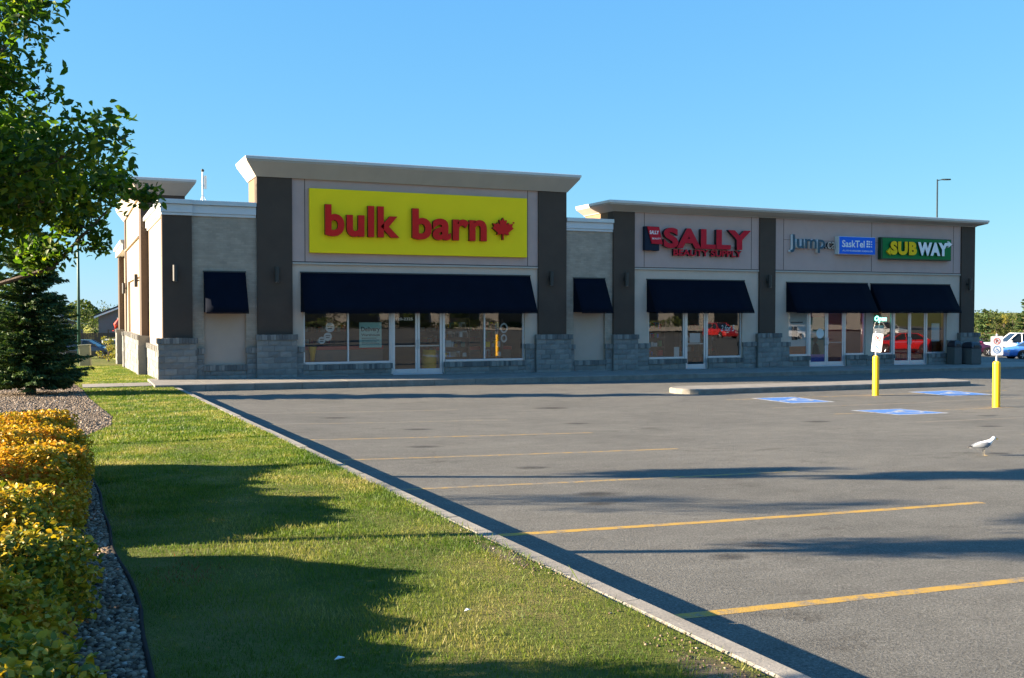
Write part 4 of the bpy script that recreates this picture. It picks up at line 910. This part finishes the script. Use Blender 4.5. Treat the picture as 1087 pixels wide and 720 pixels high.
def spruce(x, y, z, H, rad, label, nb=34, per=10, name='spruce_tree', sz=.085, group=None, bare=.35, dens=1., pw=.85):
    t = thing(name, label, 'tree', (x, y, z), 0, group); rs = random.Random(int(x*10+y*7)); tr = MB()
    tr.tube([(x, y, z-.1), (x, y, z+H*.5), (x, y, z+H)], [.02*H+.03, .012*H, .01], 8); C = []; D = []
    for k in range(nb):
        q = (k+rs.random()*.6)/nb; h = bare+(H-bare)*q; L = rad*(1-q)**pw*rs.uniform(.85, 1.1)+.08
        for j in range(max(4, int(per*(1-.5*q)))):
            a = 2*math.pi*j/per+rs.uniform(-.35, .35)+k*.7; l = L*rs.uniform(.75, 1.12); dr = -.22+.55*q
            p0 = Vector((x, y, z+h)); p1 = p0+Vector((math.cos(a)*l*.6, math.sin(a)*l*.6, dr*l*.55)); p2 = p0+Vector((math.cos(a)*l, math.sin(a)*l, dr*l*.75+.06*l))
            if l > .3: tr.tube([p0, p1, p2], [.012, .008, .003], 4, cap=False)
            n = int((10+70*l)*dens)
            for _ in range(n):
                s = rs.uniform(.12, 1.); c = p0.lerp(p1, s/.6) if s < .6 else p1.lerp(p2, (s-.6)/.4)
                sp = (1-s)*.26*l+.05; off = rs.uniform(-1, 1)*sp
                C.append((c.x-math.sin(a)*off, c.y+math.cos(a)*off, c.z-abs(off)*.25+rs.uniform(-.04, .02))); D.append((math.cos(a)*.9-math.sin(a)*off*2.5, math.sin(a)*.9+math.cos(a)*off*2.5, -.25))
    tr.build('trunk', M['bark'], t)
    V, F = leafmesh(np.array(C), sz*1.5, up=.8, asp=.3, bias=np.array(D)*2.2); npmesh('crown', V, F, M['needle'], t); return t
spruce(-1.05, 31.4, zk(31.4), 5.2, 1.42, 'dark green spruce on the gravel bed left of the building', nb=54, per=14, sz=.095, dens=1.5, pw=.66)

# gravel: the bed and the strip beside the hedge
GP = [(-12, 15.8), (-.35, 16.6), (.15, 17.4), (.62, 19.3), (.72, 21.5), (.60, 24), (.42, 28), (.30, 33), (-.1, 38), (-.6, 47), (-12, 50)]
def inpoly(x, y, P):
    c = np.zeros(len(x), bool); j = len(P)-1
    for i in range(len(P)):
        xi, yi = P[i]; xj, yj = P[j]
        c ^= ((yi > y) != (yj > y)) & (x < (xj-xi)*(y-yi)/(yj-yi+1e-12)+xi); j = i
    return c
ED = [(.10, 14.1), (.14, 13.4), (.20, 12.), (.24, 10.6), (.25, 9.4), (.26, 8.2), (.31, 7.1), (.35, 6.1), (.33, 5.5), (.31, 4.9), (.27, 4.0), (.2, 2.0), (.2, -2)]
def edx(y): return np.interp(-np.asarray(y), [-p[1] for p in ED], [p[0] for p in ED])
SP = [(-4, 14.3), (.02, 14.3)]+ED+[(-4, -2)]
for P, nm in ((GP, 'gravel_bed'), (SP, 'gravel_strip')):
    gy = np.arange(min(p[1] for p in P), max(p[1] for p in P)+.01, .5); gx = np.linspace(-12 if nm == 'gravel_bed' else -4, .8, 60)
    bm = bmesh.new(); vs = [bm.verts.new((px, py, 0)) for px, py in P]; bm.faces.new(vs)
    for yv in gy: bmesh.ops.bisect_plane(bm, geom=bm.verts[:]+bm.edges[:]+bm.faces[:], plane_co=(0, yv, 0), plane_no=(0, 1, 0))
    for v in bm.verts: v.co.z = zk(v.co.y)+.012
    me = bpy.data.meshes.new(nm); bm.to_mesh(me); bm.free(); tag(link(nm, me, M['gravelbase'], None, False), kind='structure')
ICO = None
def pebbles(name, C, size):
    bm = bmesh.new(); bmesh.ops.create_icosphere(bm, subdivisions=1, radius=1); bv = np.array([v.co[:] for v in bm.verts]); bf = np.array([[v.index for v in f.verts] for f in bm.faces]); bm.free()
    n = len(C); k = len(bv); s = size*rng.uniform(.55, 1.4, (n, 1, 1))*rng.uniform(.6, 1.2, (n, 1, 3))*np.array([1, 1, .75]); a = rng.uniform(0, 6.28, n)
    V = bv[None]*s*(1+rng.normal(0, .12, (n, k, 1))); ca, sa = np.cos(a)[:, None], np.sin(a)[:, None]
    X = V[..., 0]*ca-V[..., 1]*sa; Yv = V[..., 0]*sa+V[..., 1]*ca
    V = np.stack([X, Yv, V[..., 2]], 2)+C[:, None, :]
    F = (bf[None]+(np.arange(n)*k)[:, None, None]).reshape(-1, 3)
    return tag(npmesh(name, V.reshape(-1, 3), F, M['pebble']), kind='stuff')
n = 16000; x = rng.uniform(-2.5, .75, n); y = 16+34*rng.uniform(0, 1, n)**1.6; k = inpoly(x, y, GP); x, y = x[k], y[k]
tag(pebbles('gravel', np.stack([x, y, np.array([zk(v) for v in y])+.012], 1), .024), 'tan river rock covering the bed under the spruce', 'gravel')
n = 11000; y = rng.uniform(3., 14.2, n); x = edx(y)-.02-rng.uniform(0, 1, n)**1.3*.75
tag(pebbles('gravel', np.stack([x, y, np.array([zk(v) for v in y])+.014], 1), .019), 'grey stones in the strip between hedge and lawn', 'gravel')
eg = MB(); eg.tube([(p[0]+.012*math.sin(p[1]*3), p[1], zk(p[1])+.016) for p in [(float(edx(v)), v) for v in np.arange(14.1, 1, -.25)]], .014, 8)
tag(eg.build('garden_edging', M['rubber_edge'], smooth=True), 'black plastic edging curving between gravel strip and lawn', 'edging')

# ------------------------------------------------------------------ grass
def grass(name, x, y, h, w):
    n = len(x); z = np.array([zk(v) for v in y]); a = rng.uniform(0, 6.283, n); ln = rng.uniform(.15, .75, n)*h; b = rng.uniform(0, 6.283, n)
    P = np.stack([x, y, z-.005], 1); d = np.stack([np.cos(a), np.sin(a), 0*a], 1)*w[:, None]; t = np.stack([np.cos(b)*ln, np.sin(b)*ln, h], 1)
    V = np.stack([P-d, P+d, P+t*.55+d*.6+np.stack([0*h, 0*h, h*.08], 1), P+t], 1).reshape(-1, 3); i = np.arange(n)[:, None]*4
    F = np.concatenate([i+np.array([[0, 1, 2]]), i+np.array([[0, 2, 3]])]); return npmesh(name, V, F, M['grass'])
def lawn_pts(n, ya, yb, pw):
    y = ya+(yb-ya)*rng.uniform(0, 1, n)**pw; x = rng.uniform(-.3, 2.9, n)
    k = (x > np.where(y < 14.2, edx(y)+.03, -1)) & ~inpoly(x, y, GP) & ~((y > 33.9) & (y < 35.6) & (x > .25)); return x[k], y[k]
x, y = lawn_pts(190000, 2.6, 16, 1.3)
bare = np.exp(-((x-2.78)/.17)**2-((y-3.7)/.8)**2)+.6*np.exp(-((x-2.84)/.08)**2-((y-6.6)/.6)**2); k = rng.uniform(size=len(x)) > bare*.75; x, y = x[k], y[k]
patch = np.sin(x*2.3+1.7*np.sin(y*.9))*np.sin(y*1.31+.7)+.5*np.sin(x*5.1+y*3.7)
x2 = np.concatenate([x, rng.uniform(2.55, 2.93, 2500)]); y2 = np.concatenate([y, rng.uniform(5.5, 14, 2500)])
h = np.concatenate([.023+.009*patch+.008*rng.normal(size=len(x)), .036+.018*rng.normal(size=2500)]).clip(.009, .10); h[rng.uniform(size=len(h)) < .02] *= 1.7
tag(grass('grass', x2, y2, h, rng.uniform(.0012, .0026, len(x2))*np.clip(y2/6, 1, 2.2)), 'short green and straw coloured grass on the near lawn', 'grass', kind='stuff')
x, y = lawn_pts(90000, 16, 60, 1.5); tag(grass('grass', x, y, rng.uniform(.02, .05, len(x)), rng.uniform(.005, .011, len(x))), 'bright mown grass on the far lawn beside the building', 'grass', kind='stuff')
n = 260; px = .72+.13*rng.normal(size=n); py = 6.95+.22*rng.normal(size=n)
M['marking'] = islandmat('marking_paint', [(0, (.18, .03, .012)), (1, (.34, .05, .02))], .7)
o = grass('grass', px, py, rng.uniform(.018, .034, n), rng.uniform(.0016, .003, n)); o.data.materials.clear(); o.data.materials.append(M['marking'])
tag(o, 'small patch of lawn sprayed with orange red marking paint', 'grass', kind='stuff')
M['soil'] = stainmat('bare_soil', (.15, .105, .06), .12, .34, .9)
for x0, x1, y0, y1 in ((2.45, 2.91, 2.6, 4.5), (2.66, 2.91, 6.0, 7.2)):
    tag(npmesh('soil', np.array([(x0, y0, zk(y0)+.004), (x1, y0, zk(y0)+.004), (x1, y1, zk(y1)+.004), (x0, y1, zk(y1)+.004)]), np.array([[0, 1, 2, 3]]), M['soil'], smooth=False), kind='structure')
n = 420; k = rng.integers(0, 2, n); px = np.where(k == 0, 2.74, 2.8)+.08*rng.normal(size=n); py = np.where(k == 0, 3.7, 6.6)+.5*rng.normal(size=n); px = np.minimum(px, 2.9)
tag(pebbles('grit', np.stack([px, py, np.array([zk(v) for v in py])+.004], 1), .0075), 'loose grit and dead bits on the bare soil by the kerb', 'grit')
# small things lying on the lawn
for i, (px, py, r) in enumerate(((1.15, 4.72, .016), (2.0, 5.25, .013))):
    l = MB(); z = zk(py)+.03; l.raw([(px-r*1.6, py, z), (px-r*.3, py+r*.7, z+.012), (px+r*1.6, py+.3*r, z+.004), (px+r*.2, py-r*.6, z+.008)], [(0, 1, 3), (1, 2, 3)])
    o = l.build('litter_scrap', M['debris']); so = o.modifiers.new('s', 'SOLIDIFY'); so.thickness = .004
    tag(o, ['pale scrap of litter in shaded grass, nearer one', 'pale scrap of litter in shaded grass, farther one'][i], 'litter')

# ------------------------------------------------------------------ cars
def paint(c): 
    m, nt, p, n, l = _new('car_paint'); p.inputs['Base Color'].default_value = (*c, 1); p.inputs['Roughness'].default_value = .3; p.inputs['Coat Weight'].default_value = .8; p.inputs['Coat Roughness'].default_value = .05
    r = ramp(nt, [(.3, mul(c, .92)), (.7, mul(c, 1.06))]); l.new(noise(nt, 2, 3), r.inputs[0]); l.new(r.outputs[0], p.inputs['Base Color']); return m
def car(name, label, cat, x, y, z, rz, c, kind='sedan', group=None):
    """front points along local +x"""
    t = thing(name, label, cat, (x, y, z), R(rz), group); pc = paint(c)
    if kind == 'pickup':
        Lh, W2, wr, ax = 2.75, .95, .39, (1.75, -1.65); top = [(-2.75, 1.12), (-2.7, 1.15), (-.75, 1.17), (.95, 1.18), (1.2, 1.2), (2.5, 1.1), (2.72, 1.0), (2.75, .75)]; zb = .42
        cab = [(-.78, 1.17, .86), (-.72, 1.82, .70), (-.3, 1.88, .72), (.45, 1.86, .72), (1.2, 1.2, .84)]
    elif kind == 'hatch':
        Lh, W2, wr, ax = 2.05, .85, .31, (1.25, -1.25); top = [(-2.05, .62), (-2.0, .95), (-1.4, .98), (.6, .97), (.95, .95), (1.8, .78), (2.0, .66), (2.05, .5)]; zb = .24
        cab = [(-2.0, .95, .74), (-1.55, 1.42, .58), (-.9, 1.5, .6), (.15, 1.48, .6), (1.0, .94, .74)]
    else:
        Lh, W2, wr, ax = 2.3, .88, .32, (1.42, -1.36); top = [(-2.3, .6), (-2.25, .95), (-1.5, 1.02), (-.6, .98), (.6, .97), (1.0, .95), (2.0, .80), (2.22, .68), (2.3, .5)]; zb = .24
        cab = [(-1.85, 1.0, .74), (-1.0, 1.40, .58), (-.5, 1.45, .6), (.25, 1.43, .6), (1.1, .95, .74)]
    rr = []
    for px, pz in top:
        e = max(0, abs(px)-Lh+.45)/.45; w = W2*(1-.14*e*e); mid = zb+(pz-zb)*.55
        rr.append([(px, s*a, zz) for s, a, zz in ((-1, w*.88, zb), (-1, w*.98, zb+.1), (-1, w, mid), (-1, w*.96, pz-.06), (-1, w*.84, pz), (1, w*.84, pz), (1, w*.96, pz-.06), (1, w, mid), (1, w*.98, zb+.1), (1, w*.88, zb))])
    body = MB().rings(rr).build('body', pc, t, local=True, smooth=False, bevel=.03)
    base = top
    zbelt = 1.0 if kind != 'pickup' else 1.17
    gr = []
    for px, pz, w in cab: gr.append([(px, -w, pz), (px, w, pz)])
    g = MB(); n = len(cab)
    # glasshouse: roofline strip and two flat sides
    vs = [v for r in gr for v in r]; g.raw(vs, [(2*i, 2*i+1, 2*i+3, 2*i+2) for i in range(n-1)]+[tuple(2*i for i in range(n)), tuple(2*i+1 for i in range(n))])
    g.build('window_glass', M['carglass'], t, local=True)
    rf = MB(); tp = cab[1:-1]
    rf.rings([[(px, -w*1.02, pz+.005), (px, -w*.9, pz+.035), (px, w*.9, pz+.035), (px, w*1.02, pz+.005), (px, w*.98, pz-.05), (px, -w*.98, pz-.05)] for px, pz, w in tp]); rf.build('roof', pc, t, local=True)
    pl = MB()
    for s in (-1, 1):
        for a, b in ((cab[0], cab[1]), (cab[-1], cab[-2])): pl.tube([(a[0], s*(a[2]+.01), a[1]-.02), (b[0], s*(b[2]+.01), b[1])], .045, 6)
        xm = (cab[2][0]+cab[3][0])/2; pl.tube([(xm, s*(cab[0][2]+.03), zbelt-.03), (xm, s*(cab[2][2]+.01), cab[2][1]-.02)], .04, 6)
    pl.build('pillar', pc, t, local=True)
    for s in (-1, 1):
        for a in ax:
            ar = MB().lathe([(wr*1.16, -.02), (wr*1.16, .02)], (a, s*(W2-.015), wr+.02), 22, ax='y'); ar.build('wheel_arch', M['black'], t, local=True)
            wh = MB().lathe([(wr*.7, -.11), (wr*.95, -.11), (wr, -.08), (wr, .08), (wr*.95, .11), (wr*.7, .11)], (a, s*(W2-.09), wr), 24, ax='y').build('wheel', M['tyre'], t, local=True)
            yy = s*(W2-.09)+s*.112; rm = MB(); rm.lathe([(wr*.66, -.004), (wr*.66, .004)], (a, yy, wr), 20, ax='y', mi=1)
            for q in range(5):
                th = q*1.2566; rm.tube([(a, yy+s*.012, wr), (a+wr*.6*math.cos(th), yy+s*.012, wr+wr*.6*math.sin(th))], wr*.10, 5)
            rm.lathe([(wr*.2, -.01), (wr*.2, .025*1)], (a, yy, wr), 12, ax='y'); rm.build('rim', [M['rim'], M['bronze']], wh, local=True)
        f = top[-2]; hl = MB(); hl.box(Lh-.22, s*W2*.62-.16, f[1]-.12, Lh-.02, s*W2*.62+.16, f[1]+.01); hl.build('headlight', M['lamp_clear'], t, local=True)
        tl = MB(); tl.box(-Lh-.01, s*W2*.74-.1, top[1][1]-.28, -Lh+.12, s*W2*.74+.1, top[1][1]-.08); tl.build('tail_light', M['lamp_red'], t, local=True)
        mi = MB(); mi.box(cab[-1][0]-.3, s*(W2+.02)-.08, zbelt+.02, cab[-1][0]-.15, s*(W2+.02)+.08, zbelt+.16); mi.build('mirror', pc, t, local=True)
        dh = MB(); dh.box(cab[2][0]+.1, s*W2-.012, zbelt-.2, cab[2][0]+.3, s*W2+.016, zbelt-.16); dh.build('door_handle', M['alu'], t, local=True)
        sl = MB(); sl.box(ax[1]+.45, s*W2*.97-.01, zb-.02, ax[0]-.45, s*W2*.97+.012, zb+.1); sl.build('sill', M['black'], t, local=True)
    return t
CG = 'cars parked beyond the right end'
def cz(x, y): return lot(x, y)
car('parked_car', 'plum hatchback half hidden behind the right end of the building', 'car', 63.4, 58.3, cz(63.4, 58.3), -24, (.09, .012, .045), 'hatch', CG)
car('parked_pickup', 'white pickup truck behind the plum and blue cars', 'pickup', 70.5, 59.6, cz(70.5, 59.6), 152, (.72, .72, .70), 'pickup', CG)
car('parked_car', 'bright blue sedan cut by the right edge of the photo', 'car', 62.6, 51.4, cz(62.6, 51.4), 156, (.05, .17, .52), 'sedan', CG)
car('parked_car', 'dark green car mostly hidden behind the plum hatchback', 'car', 71.5, 66.5, cz(71.5, 66.5), 152, (.01, .045, .04), 'sedan', CG)
car('parked_car', 'dark navy car behind the utility box beyond the left lawn', 'car', 1.1, 86, zk(86), -20, (.012, .018, .035), 'sedan')

# ------------------------------------------------------------------ beyond the left side
def lamp_post(x, y, z, h, label, mat, arm, rz=0):
    t = thing('lamp_post', label, 'lamp post', (x, y, z), R(rz))
    MB().tube([(0, 0, -.2), (0, 0, h*.5), (0, 0, h)], [.11, .085, .06], 10).build('pole', M[mat], t, local=True, smooth=True)
    MB().box(-.16, -.16, -.2, .16, .16, .1).build('base', M['concrete'], t, local=True)
    MB().tube([(0, 0, h-.1), (arm*.55, 0, h-.02)], .035, 8).build('arm', M[mat], t, local=True)
    hd = MB(); hd.rings([[(arm*.5+d, sy*w, h-.02+dz) for sy, dz in ((-1, -.04), (1, -.04), (1, .06), (-1, .06))] for d, w in ((0, .08), (.25, .16), (.7, .14), (.8, .05))]); l = hd.build('lamp_head', M[mat], t, local=True)
    MB().box(arm*.5+.2, -.1, h-.075, arm*.5+.62, .1, h-.062).build('lens', M['lamp_clear'], l, local=True)
lamp_post(.45, 72, zk(72), 10.3, 'tall green lamp post standing behind the spruce on the left', 'greenpole', .5, 60)
lamp_post(69.8, 67.6, cz(69.8, 67.6), 15.2, 'dark lamp post rising behind the roof at the right', 'darkpole', .75, -23)
t = thing('utility_box', 'olive green utility cabinet leaning slightly beside the far lawn', 'utility box', (.72, 62, zk(62)), R(-8))
t.rotation_euler = (0, R(-2.5), R(-8))
MB().box(-.29, -.25, 0, .29, .25, 1.12).build('cabinet', M['olive'], t, local=True, bevel=.02); MB().box(-.32, -.28, 1.122, .32, .28, 1.18).build('lid', M['olive'], t, local=True, bevel=.015)
MB().box(-.25, -.262, .12, .25, -.252, 1.0).build('door', M['olive'], t, local=True, bevel=.004); MB().box(.16, -.285, .55, .2, -.263, .66).build('handle', M['bronze'], t, local=True)
t = thing('storage_box', 'pale grey enclosed trailer box behind the navy car', 'trailer', (2.9, 91, zk(91)), R(-8))
MB().box(-.5, -.8, .45, .9, .8, 1.5).build('body', M['white'], t, local=True, bevel=.04); MB().box(-.4, -.815, .55, .8, -.803, 1.4).build('side_panel', M['siding'], t, local=True)
for sx in (-.1, .5): MB().lathe([(.28, -.09), (.3, 0), (.28, .09)], (sx, -.72, .3), 18, ax='y').build('wheel', M['tyre'], t, local=True)
fn = thing('wood_fence', 'brown board fence running in front of the far houses', 'fence', (-10, 101, zk(101)))
for k in range(17):
    x0 = -34+k*2.9; p = MB(); zf = zk(101)
    for i in range(19): p.box(x0+i*.152, 100.97, zf+.05, x0+i*.152+.145, 101.0, zf+2.1+random.uniform(-.012, .012))
    p.box(x0, 101.003, zf+.3, x0+2.88, 101.05, zf+.4); p.box(x0, 101.003, zf+1.4, x0+2.88, 101.05, zf+1.5); p.build('fence_panel', M['fencewood'], fn)
    q = MB(); q.box(x0-.06, 100.98, zf-.2, x0-.005, 101.08, zf+1.95); q.build('post', M['fencewood'], fn)
def house(x, y, z, w, d, h, rh, label, wall, rz=0, red=False):
    t = thing('house', label, 'house', (x, y, z), R(rz))
    wl = MB(); wl.box(-w/2, -d/2, -.5, w/2, d/2, h); wl.prism([(-w/2, h), (w/2, h), (0, h+rh)], 'y', -d/2+.01, d/2-.01); wl.build('wall', M[wall], t, local=True)
    o = .45; sl = rh/(w/2); rf = MB()
    for s in (-1, 1): rf.prism([(0, h+rh+.02), (s*(w/2+o), h-o*sl+.02), (s*(w/2+o), h-o*sl+.2), (0, h+rh+.22)], 'y', -d/2-o, d/2+o)
    rf.build('roof', M['shingle'], t, local=True)
    fa = MB()
    for s in (-1, 1): fa.prism([(0, h+rh-.17), (s*(w/2+o), h-o*sl-.17), (s*(w/2+o), h-o*sl+.015), (0, h+rh+.015)], 'y', -d/2-o, -d/2-o+.05)
    fa.build('fascia', M['white'], t, local=True)
    for wx, wz, ww, wh in ((-w*.3, h*.68, 1.2, 1.1), (w*.05, h*.68, 1.5, 1.1), (w*.33, h*.68, 1.2, 1.1), (-w*.28, h*.2, 1.4, 1.2), (w*.3, h*.2, 1.4, 1.2)):
        f = MB(); f.box(wx-ww/2-.08, -d/2-.05, wz-wh/2-.08, wx+ww/2+.08, -d/2-.003, wz+wh/2+.08); wnd = f.build('window', M['white'], t, local=True)
        MB().box(wx-ww/2, -d/2-.07, wz-wh/2, wx+ww/2, -d/2-.052, wz+wh/2).build('pane', M['carglass'], wnd, local=True)
    if red:
        dk = MB(); dk.box(-w*.42, -d/2-2.4, h*.38, w*.1, -d/2-.08, h*.38+.15)
        for px in (-w*.42, -w*.16, w*.09): dk.box(px, -d/2-2.4, -.4, px+.12, -d/2-2.28, h*.38+1.1)
        dk.box(-w*.42, -d/2-2.4, h*.38+1., w*.1, -d/2-2.34, h*.38+1.08); dk.build('deck', M['fencewood'], t, local=True)
    return t
hz = zk(123)
house(9.3, 124, hz, 12.5, 10, 4.25, 2.6, 'grey house with dark gable roof and deck beyond the fence', 'siding', -4, True)
um = thing('patio_umbrella', 'folded red patio umbrella on the deck of the grey house', 'umbrella', (4.55, 117.2, hz+1.75))
MB().tube([(4.55, 117.2, hz+1.7), (4.55, 117.2, hz+4.0)], .03, 6).build('pole', M['galv'], um); MB().tube([(4.25, 117.2, hz+2.5), (4.45, 117.2, hz+3.2), (4.75, 117.2, hz+3.95)], [.28, .34, .08], 10).build('canopy', M['signred'], um)
house(-14.5, 128, hz, 12, 10, 4.4, 2.2, 'tan house beyond the fence partly hidden by the spruce', 'siding_tan', 3)
house(-3.6, 150, hz, 10, 9, 3.2, 1.5, 'small pale house farther back between the two nearer houses', 'siding', 0)
def blob(name, label, x, y, z, H, rad, mat, n, ls, group, seed, cat='tree', th=None):
    return tree(name, label, cat, x, y, z, th if th is not None else H*.25, H, rad, n, ls, mat, group, limbs=9, seed=seed, trad=.02*H+.02)
blob('shrub', 'yellowing shrub against the far end of the side wall', 2.25, 73, zk(73), 1.6, .7, 'dryleaf', 900, .13, None, 41, 'shrub', .2)
for i, (x, y, H, rd, mt) in enumerate(((-2.5, 137, 4.6, 2.2, 'farleaf'), (1., 141, 5., 2.4, 'farleaf'), (-6., 135, 3.9, 2., 'dryleaf'), (4.2, 160, 5.6, 3., 'farleaf'), (-10, 160, 6, 3, 'farleaf'))):
    blob('garden_tree', ['green round tree behind the fence right of the lamp post', 'green tree behind the fence near the grey house', 'yellow green small tree behind the fence', 'broad tree farther behind the grey house', 'broad tree far behind the spruce'][i], x, y, hz, H, rd, mt, 1300, .34, 'trees behind the far fence', 50+i)
# along the far edge of the lot, right
for i, (x, y, H, rd) in enumerate(((90.2, 80.6, 4.0, 1.45), (85.6, 71.8, 5.0, 1.3))):
    spruce(x, y, -1.45, H, rd, ['spruce standing just right of the building end', 'taller narrow spruce at the right edge of the photo'][i], 20, 8, sz=.2, group='spruces beyond the parked cars', dens=.6)
FT = 'thin trees beyond the parked cars'
spots = [(1049, 118, 3.6), (1054, 125, 3.9), (1058, 119, 3.5), (1062, 128, 4.1), (1066, 120, 3.8), (1070, 126, 4.3), (1075, 118, 3.9), (1079, 127, 4.4), (1086, 121, 4.2), (1092, 126, 4.4), (1038, 128, 3.7)]
ct, sn = math.cos(R(TH)), math.sin(R(TH))
far = []
for i, (px, dz, H) in enumerate(spots):
    r = (px-543.5)/1083*dz; far.append((r*ct+dz*sn, dz*ct-r*sn, H))
words = ['first', 'second', 'third', 'fourth', 'fifth', 'sixth', 'seventh', 'eighth', 'ninth', 'tenth', 'partly hidden']
for i, (x, y, H) in enumerate(far):
    blob('young_tree', 'thin pale autumn tree beyond the parked cars, %s in its row' % words[i], x, y, -1.5, H-.5, 1.1, 'farleaf' if i % 4 else 'dryleaf', 2200, .13, FT, 70+i)
# distant shelter belts that read as one mass
def belt(name, label, x0, x1, y0, y1, z, H, n, ls):
    u = rng.uniform(0, 1, n); x = x0+(x1-x0)*u; y = y0+(y1-y0)*u+rng.uniform(-6, 6, n); hh = H*(.62+.2*np.sin(u*61)+.14*np.sin(u*173+2)); zz = z+hh*rng.uniform(0, 1, n)**.7
    V, F = leafmesh(np.stack([x, y, zz], 1), ls, asp=.9); tag(npmesh(name, V, F, M['farleaf']), label, 'woodland', kind='stuff')
belt('woodland', 'distant dark tree line beyond the lot on the right', 105, 330, 175, 60, -1.6, 5.0, 45000, .5)
belt('woodland', 'distant tree line on the horizon at the left', -240, 80, 300, 300, -2.6, 9.0, 45000, .8)

# ------------------------------------------------------------------ across the lot: what the shop windows mirror
bb = thing('shop_building', 'long cream building behind the camera, mirrored in the shop windows', 'building', (55, -52, .2))
MB().box(8, -60, -.5, 120, -52, 5.2).build('wall', M['cream'], bb); MB().box(7.8, -60.2, 5.203, 120.2, -51.8, 6.3).build('fascia', M['redbrick'], bb)
for k in range(16):
    f = MB(); f.box(11+k*6.8, -51.99, .3, 15+k*6.8, -51.93, 3.2); wd = f.build('window', M['bronze'], bb); MB().box(11.1+k*6.8, -51.925, .4, 14.9+k*6.8, -51.91, 3.1).build('pane', M['carglass'], wd)
lamp_post(26, -14, lot(26, -14), 9, 'lamp post behind the camera mirrored in the shop glass', 'darkpole', .8, 90)
for i, (x, y) in enumerate(((17, -38), (25, -40), (33, -37), (41, -41))):
    tree('lot_tree', 'green tree behind the camera, %s from the left of its row' % ('first', 'second', 'third', 'fourth')[i], 'tree', x, y, lot(x, y), 1.6, 7.2, 3.4, 4200, .30, 'farleaf', 'trees across the lot', seed=90+i)
for i, (x, y, c, k) in enumerate(((72, -16, (.3, .3, .32), 'sedan'), (59, -12, (.35, .015, .015), 'hatch'), (82, -14, (.5, .5, .5), 'pickup'), (55, 16, (.50, .012, .012), 'sedan'))):
    car('parked_car', ['silver sedan parked behind the camera', 'red hatchback parked behind the camera', 'white pickup parked behind the camera', 'bright red sedan parked just past the right edge of the photo'][i], 'car', x, y, lot(x, y), 200 if y > 0 else 90, c, k, 'cars across the lot')
u = rng.uniform(0, 1, 9000); V, F = leafmesh(np.stack([6+70*u, -44+rng.uniform(-.7, .7, 9000), .2+(.9+.35*np.sin(u*47)+.2*np.sin(u*131))*rng.uniform(0, 1, 9000)**.7], 1), .22, asp=.8)
tag(npmesh('shrubbery', V, F, M['farleaf']), 'low green shrubbery across the lot mirrored in the shop glass', 'shrubbery', kind='stuff')
